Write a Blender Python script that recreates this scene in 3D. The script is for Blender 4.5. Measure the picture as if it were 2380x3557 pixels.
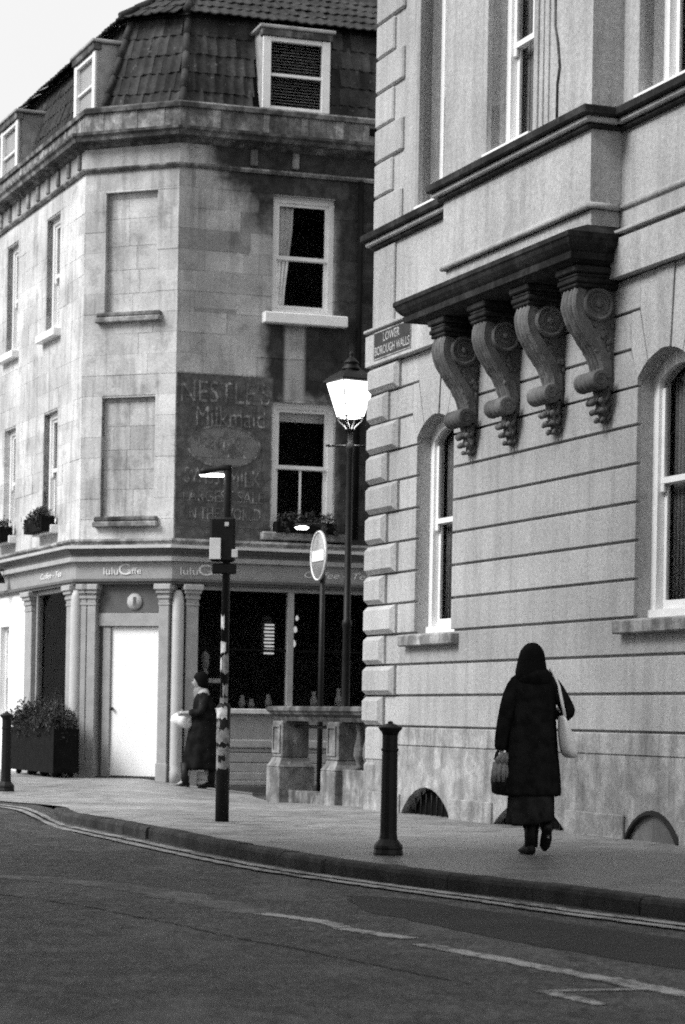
import bpy, bmesh, math, random
from mathutils import Vector, Matrix, noise as mnoise
random.seed(7)
R_ = math.radians
scene = bpy.context.scene
for o in list(bpy.data.objects): bpy.data.objects.remove(o)
COL = scene.collection

# ------------------------------------------------------------------ camera
cam_d = bpy.data.cameras.new('camera')
cam_d.sensor_fit = 'VERTICAL'; cam_d.sensor_height = 36.0; cam_d.sensor_width = 24.0
cam_d.lens = 85.0
cam_d.shift_y = 715.5/3557
cam_d.dof.use_dof = True; cam_d.dof.focus_distance = 21.5; cam_d.dof.aperture_fstop = 4.0
cam_d.clip_start = 0.1; cam_d.clip_end = 500
cam = bpy.data.objects.new('camera', cam_d); COL.objects.link(cam)
cam.location = (0, 0, 1.05)
cam.rotation_euler = (Matrix.Rotation(R_(90), 4, 'X') @ Matrix.Rotation(R_(1.0), 4, 'Z')).to_euler()
scene.camera = cam

# ------------------------------------------------------------------ world + sun (overcast, light from the left)
SUN_AZ = Vector((-0.93, -0.36, 0)).normalized(); SUN_EL = R_(42)
sun_dir = Vector((SUN_AZ.x*math.cos(SUN_EL), SUN_AZ.y*math.cos(SUN_EL), math.sin(SUN_EL)))
world = bpy.data.worlds.new('World'); scene.world = world; world.use_nodes = True
wt = world.node_tree; wn = wt.nodes; wn.clear()
w_out = wn.new('ShaderNodeOutputWorld'); w_bg = wn.new('ShaderNodeBackground')
w_sky = wn.new('ShaderNodeTexSky'); w_sky.sky_type = 'NISHITA'; w_sky.sun_disc = False
w_sky.sun_elevation = SUN_EL
w_sky.sun_rotation = math.atan2(sun_dir.x, sun_dir.y)
w_sky.dust_density = 4.0
w_bw = wn.new('ShaderNodeRGBToBW'); w_mix = wn.new('ShaderNodeMix'); w_mix.data_type = 'RGBA'
w_mix.inputs[0].default_value = 0.78                       # cloud layer over the clear sky
w_mix.inputs[7].default_value = (6.7, 6.7, 6.7, 1)
wt.links.new(w_sky.outputs[0], w_bw.inputs[0]); wt.links.new(w_bw.outputs[0], w_mix.inputs[6])
w_tc = wn.new('ShaderNodeTexCoord'); w_no = wn.new('ShaderNodeTexNoise'); w_no.inputs['Scale'].default_value = 2.4; w_no.inputs['Detail'].default_value = 5
w_mr = wn.new('ShaderNodeMapRange'); w_mr.inputs[1].default_value = .3; w_mr.inputs[2].default_value = .7; w_mr.inputs[3].default_value = .97; w_mr.inputs[4].default_value = 1.03
w_mu = wn.new('ShaderNodeVectorMath'); w_mu.operation = 'SCALE'
wt.links.new(w_tc.outputs['Generated'], w_no.inputs['Vector']); wt.links.new(w_no.outputs[0], w_mr.inputs[0]); wt.links.new(w_mix.outputs[2], w_mu.inputs[0]); wt.links.new(w_mr.outputs[0], w_mu.inputs['Scale'])
wt.links.new(w_mu.outputs[0], w_bg.inputs[0]); w_bg.inputs[1].default_value = 0.10
wt.links.new(w_bg.outputs[0], w_out.inputs[0])
sun_l = bpy.data.lights.new('sun', 'SUN'); sun_l.energy = 2.7; sun_l.angle = R_(28); sun_l.color = (1, 1, 1)
sun_o = bpy.data.objects.new('sun', sun_l); COL.objects.link(sun_o)
sun_o.rotation_euler = sun_dir.to_track_quat('Z', 'Y').to_euler(); sun_o.location = (-20, -10, 30)

scene.view_settings.view_transform = 'Standard'
try: scene.view_settings.look = 'None'
except Exception: pass
scene.view_settings.exposure = 0.68
scene.view_settings.gamma = 1.0
scene.view_settings.use_curve_mapping = False
cy = scene.cycles
cy.max_bounces = 5; cy.diffuse_bounces = 3; cy.glossy_bounces = 2; cy.transparent_max_bounces = 6; cy.transmission_bounces = 2
cy.caustics_reflective = False; cy.caustics_refractive = False
cy.use_adaptive_sampling = True; cy.adaptive_threshold = 0.03; cy.adaptive_min_samples = 40; cy.filter_width = 1.9
cy.sample_clamp_indirect = 1.2; cy.sample_clamp_direct = 6.0
cy.use_denoising = False          # the photograph is grainy film; the sampling grain stays

# ------------------------------------------------------------------ node helpers / materials (a monochrome photograph: grey values only)
class NT:
    def __init__(s, name):
        s.m = bpy.data.materials.new(name); s.m.use_nodes = True
        s.t = s.m.node_tree; s.n = s.t.nodes; s.n.clear()
        s.out = s.n.new('ShaderNodeOutputMaterial'); s.b = s.n.new('ShaderNodeBsdfPrincipled')
        s.t.links.new(s.b.outputs[0], s.out.inputs[0])
    def L(s, a, b): s.t.links.new(a, b)
    def coord(s):
        if not hasattr(s, '_c'): s._c = s.n.new('ShaderNodeTexCoord').outputs['Object']
        return s._c
    def pos(s):
        if not hasattr(s, '_p'): s._p = s.n.new('ShaderNodeNewGeometry').outputs['Position']
        return s._p
    def scaled(s, v, sc):
        n = s.n.new('ShaderNodeMapping'); n.inputs['Scale'].default_value = sc; s.L(v, n.inputs[0]); return n.outputs[0]
    def noise(s, v, scale, detail=6, rough=.6):
        n = s.n.new('ShaderNodeTexNoise'); n.inputs['Scale'].default_value = scale
        n.inputs['Detail'].default_value = min(detail, 4.5); n.inputs['Roughness'].default_value = rough
        s.L(v, n.inputs['Vector']); return n.outputs[0]
    def math(s, op, a, b=None, clamp=False):
        n = s.n.new('ShaderNodeMath'); n.operation = op; n.use_clamp = clamp
        for i, x in enumerate((a, b)):
            if x is None: continue
            if isinstance(x, (int, float)): n.inputs[i].default_value = x
            else: s.L(x, n.inputs[i])
        return n.outputs[0]
    def rng(s, v, a, b, lo=0., hi=1., smooth=True):
        n = s.n.new('ShaderNodeMapRange'); n.interpolation_type = 'SMOOTHSTEP' if smooth else 'LINEAR'
        s.L(v, n.inputs[0])
        for i, x in enumerate((a, b, lo, hi)): n.inputs[1+i].default_value = x
        return n.outputs[0]
    def xyz(s, v):
        n = s.n.new('ShaderNodeSeparateXYZ'); s.L(v, n.inputs[0]); return n.outputs
    def rand(s): return s.n.new('ShaderNodeObjectInfo').outputs['Random']
    def mixv(s, f, a, b):   # scalar mix
        n = s.n.new('ShaderNodeMix'); n.data_type = 'FLOAT'
        for i, x in ((0, f), (2, a), (3, b)):
            if isinstance(x, (int, float)): n.inputs[i].default_value = x
            else: s.L(x, n.inputs[i])
        return n.outputs[0]
    def setcol(s, v):
        if isinstance(v, (int, float)): s.b.inputs['Base Color'].default_value = (v, v, v, 1)
        else: s.L(v, s.b.inputs['Base Color'])
    def rough(s, r, spec=.3):
        if isinstance(r, (int, float)): s.b.inputs['Roughness'].default_value = r
        else: s.L(r, s.b.inputs['Roughness'])
        s.b.inputs['Specular IOR Level'].default_value = spec
    def bump(s, h, strength, dist):
        n = s.n.new('ShaderNodeBump'); n.inputs['Strength'].default_value = strength; n.inputs['Distance'].default_value = dist
        s.L(h, n.inputs['Height']); s.L(n.outputs[0], s.b.inputs['Normal'])

def stone(name, base, lo=.7, hi=1.25, streak=.18, rnd=.12, bump=.35, dark=0.0):
    k = NT(name); c = k.coord()
    big = k.math('MULTIPLY', k.math('ADD', k.noise(c, 1.1, 5, .6), k.noise(c, .42, 4, .6)), .5); fine = k.noise(c, 26, 8, .7)
    st = k.noise(k.scaled(c, (3.0, 3.0, .28)), 2.2, 6, .62)
    v = k.rng(big, .34, .66, lo, hi)
    v = k.math('MULTIPLY', v, k.rng(fine, .25, .75, .80, 1.2))
    v = k.math('MULTIPLY', v, k.rng(st, .42, .66, 1.0, 1-streak))
    v = k.math('MULTIPLY', v, k.rng(k.noise(k.scaled(c, (9, 9, .5)), 2.0, 5, .7), .55, .75, 1.0, 1-streak*.5))
    v = k.math('MULTIPLY', v, k.rng(k.rand(), 0, 1, 1-rnd, 1+rnd, False))
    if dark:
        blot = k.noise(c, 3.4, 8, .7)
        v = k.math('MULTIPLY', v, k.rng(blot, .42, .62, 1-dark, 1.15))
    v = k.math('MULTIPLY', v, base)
    k.setcol(v); k.rough(.9, .15)
    k.bump(k.math('ADD', fine, k.noise(c, 90, 3, .6)), bump, .006)
    return k.m
def plain(name, base, rough=.6, spec=.3, var=.12, scale=6, bump=0):
    k = NT(name); c = k.coord(); n = k.noise(c, scale, 6, .6)
    k.setcol(k.math('MULTIPLY', k.rng(n, .3, .7, 1-var, 1+var), base)); k.rough(rough, spec)
    if bump: k.bump(k.noise(c, scale*8, 5, .6), bump, .004)
    return k.m
M = {}
M['ashlar'] = stone('bath_stone', .38, .82, 1.13, .15, .10, .8)
M['ashlar_up'] = stone('bath_stone_upper', .37, .82, 1.13, .18, .09, .8)
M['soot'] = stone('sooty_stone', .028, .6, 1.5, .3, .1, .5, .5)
M['soot2'] = stone('weathered_moulding', .15, .5, 1.5, .3, .25, .5, .6)
M['carved'] = stone('weathered_carved_stone', .14, .8, 1.2, .3, .08, .3, .15)
M['pierstone'] = stone('pier_stone', .26, .6, 1.3, .4, .06, .5, .4)
M['plinthstone'] = stone('plinth_stone', .35, .75, 1.2, .3, .06, .7, .2)
M['sillstone'] = stone('sill_stone', .34, .7, 1.25, .3, .15, .5, .45)
M['parapet'] = stone('parapet_stone', .24, .45, 1.6, .45, .2, .6, .45)
M['mortar'] = stone('mortar', .42, .8, 1.1, .1, .05)
M['white'] = plain('white_gloss_paint', .78, .35, .4, .05)
M['white_dirty'] = plain('aged_white_paint', .6, .5, .3, .16)
M['render_white'] = plain('white_render', .8, .8, .2, .06, 3)
M['shop_grey'] = plain('shopfront_grey_paint', .31, .5, .3, .10)
M['shop_dark'] = plain('shopfront_dark_paint', .10, .45, .3, .12)
M['shop_mid'] = plain('shopfront_light_moulding', .36, .5, .3, .12)
M['white_col'] = plain('white_column_paint', .46, .45, .3, .05)
M['door'] = plain('white_door', .86, .4, .3, .03)
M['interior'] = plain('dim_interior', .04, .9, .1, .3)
M['curtain'] = plain('curtain_cloth', .75, .9, .1, .2, 3)
M['blind'] = plain('blind_slat', .3, .6, .3, .15)
M['black'] = plain('black_iron_paint', .006, .5, .22, .3, 9, .15)
M['blackmatt'] = plain('black_matt', .006, .8, .08, .3)
M['lead'] = plain('lead_sheet', .3, .6, .3, .25, 4)
M['sticker'] = plain('torn_paper', .6, .8, .1, .4, 14)
M['sticker2'] = plain('torn_grey_paper', .25, .8, .1, .4, 14)
M['cloth_black'] = plain('black_wool', .012, 1.0, .0, .35, 12, .6)
M['cloth_dark'] = plain('dark_skirt_cloth', .02, 1.0, .0, .5, 9, .6)
M['hair'] = plain('dark_hair', .005, .8, .05, .3, 60)
M['skin'] = plain('skin', .28, .6, .3, .08)
M['leather'] = plain('black_leather', .007, .55, .2, .2)
M['canvas'] = plain('white_canvas', .78, .9, .1, .08)
M['greycloth'] = plain('grey_cloth', .2, .9, .1, .25, 25)
M['paint_line'] = None
def emis(name, strength):
    k = NT(name); k.setcol(.9)
    k.b.inputs['Emission Color'].default_value = (1, 1, 1, 1); k.b.inputs['Emission Strength'].default_value = strength
    return k.m
M['glow'] = emis('lit_lantern_glass', 2.2)
M['glow2'] = emis('lit_sign_lamp', 5.0)
M['glow3'] = emis('shop_lamp_and_reflection', .4)  # shared by the small shop lamps and the glowing reflection slats
def glass(name, refl):
    k = NT(name)
    tr = k.n.new('ShaderNodeBsdfTransparent'); tr.inputs[0].default_value = (.82, .82, .82, 1)
    gl = k.n.new('ShaderNodeBsdfGlossy'); gl.inputs['Roughness'].default_value = .03
    n = k.noise(k.coord(), 1.3, 2); bp = k.n.new('ShaderNodeBump'); bp.inputs['Strength'].default_value = .06; bp.inputs['Distance'].default_value = .05
    k.L(n, bp.inputs['Height']); k.L(bp.outputs[0], gl.inputs['Normal'])
    mx = k.n.new('ShaderNodeMixShader'); lw = k.n.new('ShaderNodeFresnel'); lw.inputs['IOR'].default_value = 1.5
    k.L(k.math('MULTIPLY', lw.outputs[0], refl, True), mx.inputs[0]); k.L(tr.outputs[0], mx.inputs[1]); k.L(gl.outputs[0], mx.inputs[2])
    k.L(mx.outputs[0], k.out.inputs[0]); return k.m
M['glass'] = glass('window_glass', .03)
def tile_mat():
    k = NT('clay_pantile'); c = k.coord(); p = k.pos()
    n = k.noise(p, 2.2, 7, .7); f = k.noise(p, 30, 6, .7); li = k.noise(p, 9, 8, .75)
    v = k.math('MULTIPLY', k.rng(n, .3, .7, .016, .042), k.rng(k.rand(), 0, 1, .6, 1.6, False))
    v = k.math('MULTIPLY', v, k.rng(f, .25, .75, .7, 1.3))
    v = k.mixv(k.rng(li, .60, .74), v, .15)
    k.setcol(v); k.rough(.85, .2); k.bump(f, .5, .006); return k.m
M['tile'] = tile_mat()
def cafe_stone(face):
    k = NT('rubbed_ashlar_'+face); c = k.coord(); x, y, z = k.xyz(c)
    big = k.noise(c, .9, 5, .6); fine = k.noise(c, 24, 8, .7)
    st = k.noise(k.scaled(c, (3.2, 3.2, .3)), 2.0, 6, .62)
    v = k.math('MULTIPLY', k.rng(big, .34, .66, .72, 1.14), k.rng(fine, .25, .75, .84, 1.16))
    v = k.math('MULTIPLY', v, k.rng(st, .47, .68, 1.0, .7))
    v = k.math('MULTIPLY', v, k.rng(k.noise(c, 2.6, 6, .7), .52, .66, 1.0, .74))
    v = k.math('MULTIPLY', v, k.rng(k.rand(), 0, 1, .86, 1.12, False))
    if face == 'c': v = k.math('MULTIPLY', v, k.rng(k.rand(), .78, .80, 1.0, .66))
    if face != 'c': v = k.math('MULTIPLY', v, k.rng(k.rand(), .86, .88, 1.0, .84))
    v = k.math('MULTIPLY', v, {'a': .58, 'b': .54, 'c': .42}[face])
    wob = k.math('ADD', k.math('MULTIPLY', k.noise(c, 1.7, 6, .65), .7), k.math('ADD', k.math('MULTIPLY', k.noise(c, 7, 6, .7), .3), k.math('MULTIPLY', k.math('SUBTRACT', k.rand(), .5), .10)))
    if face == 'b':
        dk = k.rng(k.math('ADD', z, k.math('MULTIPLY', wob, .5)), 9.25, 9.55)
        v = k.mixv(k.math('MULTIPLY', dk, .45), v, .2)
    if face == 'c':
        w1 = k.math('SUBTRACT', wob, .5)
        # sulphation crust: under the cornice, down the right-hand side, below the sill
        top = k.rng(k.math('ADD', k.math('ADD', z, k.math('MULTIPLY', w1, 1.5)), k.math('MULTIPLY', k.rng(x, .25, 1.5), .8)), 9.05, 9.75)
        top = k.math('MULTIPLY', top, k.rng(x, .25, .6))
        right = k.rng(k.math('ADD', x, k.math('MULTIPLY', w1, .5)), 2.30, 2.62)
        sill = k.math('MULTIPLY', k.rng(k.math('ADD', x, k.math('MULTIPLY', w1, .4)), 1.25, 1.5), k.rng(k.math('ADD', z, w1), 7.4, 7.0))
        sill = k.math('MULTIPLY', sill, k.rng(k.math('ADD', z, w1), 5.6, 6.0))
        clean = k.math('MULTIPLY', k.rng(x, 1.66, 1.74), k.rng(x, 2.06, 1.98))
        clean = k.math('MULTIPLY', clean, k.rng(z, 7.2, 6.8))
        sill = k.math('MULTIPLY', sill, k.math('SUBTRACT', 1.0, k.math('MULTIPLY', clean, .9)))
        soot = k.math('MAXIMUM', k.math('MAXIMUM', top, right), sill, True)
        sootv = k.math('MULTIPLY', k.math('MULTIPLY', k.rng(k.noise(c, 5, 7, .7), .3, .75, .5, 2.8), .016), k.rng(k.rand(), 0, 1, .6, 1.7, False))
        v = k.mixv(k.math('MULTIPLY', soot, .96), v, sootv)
        # the old painted advertisement panel
        e = k.math('MULTIPLY', k.math('SUBTRACT', fine, .5), .06)
        pan = k.math('MULTIPLY', k.rng(k.math('ADD', x, e), .0, .03), k.rng(k.math('ADD', x, e), 1.53, 1.50))
        pan = k.math('MULTIPLY', pan, k.rng(k.math('ADD', z, e), 6.24, 6.19))
        worn = k.noise(c, 7, 8, .72)
        pv = k.math('MULTIPLY', k.rng(worn, .35, .75, .75, 1.75), .075)
        pv = k.math('MULTIPLY', pv, k.rng(k.noise(c, .9, 4), .3, .7, .8, 1.3))
        ex_ = k.math('DIVIDE', k.math('SUBTRACT', x, .765), .56); ez_ = k.math('DIVIDE', k.math('SUBTRACT', z, 5.13), .31)
        oval = k.rng(k.math('ADD', k.math('MULTIPLY', ex_, ex_), k.math('MULTIPLY', ez_, ez_)), 1.0, .95)
        pv = k.mixv(k.math('MULTIPLY', oval, k.rng(worn, .3, .6, .3, .85)), pv, .19)
        v = k.mixv(pan, v, pv)
    k.setcol(v); k.rough(.92, .15); k.bump(k.math('ADD', fine, k.noise(c, 80, 3)), .4, .006)
    return k.m
for f in 'abc': M['cafe_'+f] = cafe_stone(f)
def worn_paint(name, val, under, a, b, sc=9):
    k = NT(name); c = k.coord(); w = k.noise(c, sc, 9, .75)
    k.setcol(k.mixv(k.rng(w, a, b), under, val)); k.rough(.9, .15); return k.m
M['ghost'] = worn_paint('worn_sign_paint', .34, .09, .45, .66, 7)
M['fascia_text'] = worn_paint('fascia_lettering', .75, .4, .2, .45, 14)
M['fascia_text2'] = worn_paint('small_fascia_lettering', .85, .5, .25, .5, 14)
M['name_text'] = worn_paint('nameplate_lettering', .48, .2, .32, .55, 22)
M['name_back'] = plain('nameplate_dark_paint', .04, .8, .2, .2, 9)
def asphalt():
    k = NT('worn_asphalt'); p = k.pos(); x, y, z = k.xyz(p)
    n = k.noise(p, .5, 6, .6); g = k.noise(k.scaled(p, (1, .45, 1)), 38, 6, .8); g2 = k.noise(p, 5, 6, .7)
    v = k.math('MULTIPLY', k.rng(n, .3, .7, .038, .068), k.rng(g, .3, .7, .5, 1.6))
    v = k.math('MULTIPLY', v, k.rng(g2, .3, .7, .6, 1.45))
    v = k.math('MULTIPLY', v, k.rng(k.noise(k.scaled(p, (1, .3, 1)), 20, 4, .8), .3, .7, .6, 1.45))
    v = k.mixv(k.math('MULTIPLY', k.rng(k.noise(p, 60, 2), .66, .74), .5), v, .16)
    band = k.noise(k.scaled(p, (1, .35, 1)), 1.2, 7, .7)
    v = k.mixv(k.math('MULTIPLY', k.rng(band, .50, .68), .6), v, .13)
    k.setcol(v); k.rough(k.rng(n, .3, .7, .72, .9), .28); k.bump(k.math('ADD', g, k.noise(p, 140, 2)), .9, .012)
    return k.m
M['asphalt'] = asphalt()
def patchm():
    k = NT('newer_asphalt_patch'); p = k.pos(); g = k.noise(p, 45, 6, .8); n = k.noise(p, 1.2, 6, .7)
    k.setcol(k.math('MULTIPLY', k.rng(n, .3, .7, .018, .03), k.rng(g, .25, .75, .55, 1.5))); k.rough(.85, .25); k.bump(g, .9, .012); return k.m
M['patch'] = patchm()
def paving():
    k = NT('pavement_flags'); p = k.pos()
    n = k.noise(p, .45, 6, .65); g = k.noise(p, 30, 7, .75); m2 = k.noise(p, 3, 7, .7)
    x, y, z = k.xyz(p)
    flag = k.rng(k.math('ADD', y, k.math('MULTIPLY', k.noise(p, .8, 4), 3.0)), 20.0, 23.5)   # paler and jointed far off, darker and unjointed nearer
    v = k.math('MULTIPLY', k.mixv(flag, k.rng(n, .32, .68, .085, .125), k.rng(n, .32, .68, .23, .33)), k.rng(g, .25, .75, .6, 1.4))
    v = k.math('MULTIPLY', v, k.rng(m2, .3, .7, .78, 1.2))
    r = k.n.new('ShaderNodeMapping'); r.inputs['Rotation'].default_value = (0, 0, R_(20.4)); k.L(p, r.inputs[0])
    br = k.n.new('ShaderNodeTexBrick'); k.L(r.outputs[0], br.inputs[0]); br.inputs['Scale'].default_value = 1.0
    br.inputs['Color1'].default_value = (1, 1, 1, 1); br.inputs['Color2'].default_value = (.78, .78, .78, 1); br.inputs['Mortar'].default_value = (.32, .32, .32, 1)
    br.inputs['Brick Width'].default_value = .95; br.inputs['Row Height'].default_value = .62; br.inputs['Mortar Size'].default_value = .014
    bw = k.n.new('ShaderNodeRGBToBW'); k.L(br.outputs[0], bw.inputs[0])
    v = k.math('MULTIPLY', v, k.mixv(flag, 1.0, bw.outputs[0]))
    stn = k.noise(k.scaled(p, (1, .5, 1)), 1.6, 6, .72); v = k.math('MULTIPLY', v, k.rng(stn, .5, .66, 1.0, .68))
    gum = k.rng(k.noise(p, 14, 2), .7, .74); v = k.mixv(k.math('MULTIPLY', gum, .4), v, .12)
    k.setcol(v); k.rough(k.rng(m2, .3, .7, .4, .6), .5); k.bump(k.math('ADD', g, bw.outputs[0]), .35, .005); return k.m
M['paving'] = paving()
M['kerb'] = stone('kerb_stone', .05, .6, 1.4, .2, .2, .8, .3)
def roadpaint(name, val, a, b):
    k = NT(name); p = k.pos(); w = k.noise(p, 16, 8, .75); w2 = k.noise(p, 2.5, 4, .6)
    k.setcol(k.mixv(k.rng(k.math('ADD', w, k.math('MULTIPLY', k.math('SUBTRACT', w2, .5), .7)), a, b), .06, val)); k.rough(.8, .25)
    k.bump(k.noise(p, 45, 6, .8), .8, .008); return k.m
M['paint_line'] = roadpaint('kerbside_line_paint', .30, .35, .56)
M['paint_worn'] = roadpaint('worn_road_paint', .34, .34, .54)
M['ghost_line'] = roadpaint('ghost_road_line', .16, .42, .68)
M['leaf'] = plain('leaf', .025, .6, .3, .5, 5)
M['twig'] = plain('twig', .05, .8, .2, .2)
def signface():
    k = NT('sign_red_disc'); n = k.noise(k.coord(), 30, 4); k.setcol(k.rng(n, .3, .7, .24, .32)); k.rough(.5, .3); return k.m
M['sign_grey'] = signface()
M['vent_dark'] = plain('dark_void', .006, .9, .05, .3)
M['board'] = plain('grey_board', .17, .8, .2, .15, 4)

# ------------------------------------------------------------------ frames and mesh helpers
class Frame:
    """a wall frame: x runs along the wall to the viewer's right, y into the wall, z up"""
    def __init__(s, ox, oy, ang): s.o = Vector((ox, oy, 0)); s.ang = R_(ang)
    def world(s, a, d, z):
        c, n = math.cos(s.ang), math.sin(s.ang); return Vector((s.o.x+a*c-d*n, s.o.y+a*n+d*c, z))
F0 = Frame(0, 0, 0)
FR = Frame(.3055, 28.0162, -69.561)
FB = Frame(-4.067, 36.97, -22.5)
FC = Frame(-2.593, 36.36, 18.0)
FA = Frame(-4.067, 36.97, -68.0)

def empty(name, loc, label, cat, group=None, rz=0):
    o = bpy.data.objects.new(name, None); COL.objects.link(o); o.location = loc; o.rotation_euler = (0, 0, rz)
    o.empty_display_size = .2; o['label'] = label; o['category'] = cat
    if group: o['group'] = group
    return o
def tag(o, label, cat, group=None):
    o['label'] = label; o['category'] = cat
    if group: o['group'] = group
    return o
def link(name, me, mat, parent=None, frame=None, smooth=False):
    o = bpy.data.objects.new(name, me); COL.objects.link(o)
    if mat is not None and not me.materials: me.materials.append(M[mat] if isinstance(mat, str) else mat)
    if smooth:
        for p in me.polygons: p.use_smooth = True
    par_loc = Vector((0, 0, 0))
    if parent is not None:
        o.parent = parent
    if frame is not None:
        root = parent
        while root is not None and root.parent is not None: root = root.parent
        if parent is None: o.location = frame.o; o.rotation_euler.z = frame.ang
        elif parent is root and abs(root.rotation_euler.z) < 1e-9: o.location = frame.o-root.location; o.rotation_euler.z = frame.ang
        # a sub-part under a part of the same frame keeps identity
    return o
def mesh(name, vs, fs, mat, parent=None, frame=None, smooth=False):
    me = bpy.data.meshes.new(name); me.from_pydata([tuple(v) for v in vs], [], fs); me.update()
    return link(name, me, mat, parent, frame, smooth)
def from_bm(name, bm, mat, parent=None, frame=None, smooth=False):
    bmesh.ops.recalc_face_normals(bm, faces=bm.faces)
    me = bpy.data.meshes.new(name); bm.to_mesh(me); bm.free(); return link(name, me, mat, parent, frame, smooth)
def bm_box(bm, a0, a1, d0, d1, z0, z1, bev=0.):
    vs = [bm.verts.new((x, y, z)) for z in (z0, z1) for y in (d0, d1) for x in (a0, a1)]
    fs = [bm.faces.new([vs[i] for i in q]) for q in ((0, 2, 3, 1), (4, 5, 7, 6), (0, 1, 5, 4), (2, 6, 7, 3), (0, 4, 6, 2), (1, 3, 7, 5))]
    if bev:
        es = {e for f in fs for e in f.edges}
        bmesh.ops.bevel(bm, geom=list(es), offset=bev, segments=1, affect='EDGES', profile=.5)
def box(name, a0, a1, d0, d1, z0, z1, mat, parent=None, frame=None, bev=0.):
    bm = bmesh.new(); bm_box(bm, a0, a1, d0, d1, z0, z1, bev); return from_bm(name, bm, mat, parent, frame)
def boxes(name, L, mat, parent=None, frame=None, bev=0.):
    bm = bmesh.new()
    for b in L: bm_box(bm, *b, bev)
    return from_bm(name, bm, mat, parent, frame)
def bm_prism(bm, poly, d0, d1):
    """poly in (a,z), extruded along d"""
    f = [bm.verts.new((a, d0, z)) for a, z in poly]; b = [bm.verts.new((a, d1, z)) for a, z in poly]; n = len(poly)
    bm.faces.new(f); bm.faces.new(b[::-1])
    for i in range(n): bm.faces.new((f[i], b[i], b[(i+1) % n], f[(i+1) % n]))
def prism(name, poly, d0, d1, mat, parent=None, frame=None):
    bm = bmesh.new(); bm_prism(bm, poly, d0, d1); return from_bm(name, bm, mat, parent, frame)
def bm_lathe(bm, prof, c=(0, 0, 0), n=20, axis='z', cap=True):
    rings = []
    for r, h in prof:
        ring = []
        for i in range(n):
            t = 2*math.pi*i/n; x, y = r*math.cos(t), r*math.sin(t)
            p = (c[0]+x, c[1]+y, c[2]+h) if axis == 'z' else (c[0]+h, c[1]+x, c[2]+y)
            ring.append(bm.verts.new(p))
        rings.append(ring)
    for A, B in zip(rings, rings[1:]):
        for i in range(n): bm.faces.new((A[i], A[(i+1) % n], B[(i+1) % n], B[i]))
    if cap: bm.faces.new(rings[0][::-1]); bm.faces.new(rings[-1])
def lathe(name, prof, c, mat, parent=None, frame=None, n=20, axis='z', smooth=True):
    bm = bmesh.new(); bm_lathe(bm, prof, c, n, axis); o = from_bm(name, bm, mat, parent, frame, smooth)
    return o
def bm_tube(bm, pts, rad, n=8, cap=True):
    pts = [Vector(p) for p in pts]; rr = rad if isinstance(rad, (list, tuple)) else [rad]*len(pts)
    rings = []; up = None
    for i, p in enumerate(pts):
        t = (pts[min(i+1, len(pts)-1)]-pts[max(i-1, 0)]).normalized()
        if up is None: up = Vector((0, 0, 1)) if abs(t.z) < .9 else Vector((1, 0, 0))
        u = (up-t*up.dot(t)).normalized(); v = t.cross(u); up = u
        rings.append([bm.verts.new(p+(u*math.cos(2*math.pi*k/n)+v*math.sin(2*math.pi*k/n))*rr[i]) for k in range(n)])
    for A, B in zip(rings, rings[1:]):
        for k in range(n): bm.faces.new((A[k], A[(k+1) % n], B[(k+1) % n], B[k]))
    if cap: bm.faces.new(rings[0][::-1]); bm.faces.new(rings[-1])
def tube(name, pts, rad, mat, parent=None, frame=None, n=8):
    bm = bmesh.new(); bm_tube(bm, pts, rad, n); return from_bm(name, bm, mat, parent, frame, True)
def bm_rings(bm, rings, cap=True):
    R = [[bm.verts.new(p) for p in r] for r in rings]; n = len(R[0])
    for A, B in zip(R, R[1:]):
        for i in range(n): bm.faces.new((A[i], A[(i+1) % n], B[(i+1) % n], B[i]))
    if cap: bm.faces.new(R[0][::-1]); bm.faces.new(R[-1])
def ellipse_ring(cx, cy, z, rx, ry, n=24, tilt=(0, 0), wob=0., seed=0):
    out = []
    for i in range(n):
        t = 2*math.pi*i/n; w = 1+wob*math.sin(t*7+seed)+wob*.6*math.sin(t*11+seed*2.3)
        if wob: w += wob*1.4*mnoise.noise(Vector((math.cos(t)*2.2, math.sin(t)*2.2, z*4.5)))+wob*.7*mnoise.noise(Vector((math.cos(t)*6, math.sin(t)*6, z*9)))
        x, y = rx*math.cos(t)*w, ry*math.sin(t)*w
        out.append((cx+x, cy+y, z+tilt[0]*x+tilt[1]*y))
    return out
def text_obj(name, body, a0, a1, z0, z1, d, mat, parent=None, frame=None, shear=0., arc=None, thick=.0012):
    cu = bpy.data.curves.new('lettering', 'FONT'); cu.body = body; cu.extrude = 0; cu.resolution_u = 3; cu.shear = shear
    to = bpy.data.objects.new('lettering', cu); COL.objects.link(to)
    bpy.context.view_layer.update()
    me = bpy.data.meshes.new_from_object(to.evaluated_get(bpy.context.evaluated_depsgraph_get()))
    bpy.data.objects.remove(to); bpy.data.curves.remove(cu)
    xs = [v.co.x for v in me.vertices]; ys = [v.co.y for v in me.vertices]
    x0, x1, y0, y1 = min(xs), max(xs), min(ys), max(ys)
    for v in me.vertices:
        a = a0+(v.co.x-x0)/(x1-x0)*(a1-a0); z = z0+(v.co.y-y0)/(y1-y0)*(z1-z0)
        if arc: z += arc*(((a-a0)/(a1-a0)-.5)**2*4)
        v.co = (a, d, z)
    bm = bmesh.new(); bm.from_mesh(me); bpy.data.meshes.remove(me)
    ex = bmesh.ops.extrude_face_region(bm, geom=list(bm.faces))
    for v in ex['geom']:
        if isinstance(v, bmesh.types.BMVert): v.co.y -= thick
    return from_bm(name, bm, mat, parent, frame)
def copy_obj(o, parent, loc=None):
    c = o.copy(); COL.objects.link(c); c.parent = parent
    if loc is not None: c.location = loc
    return c

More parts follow.
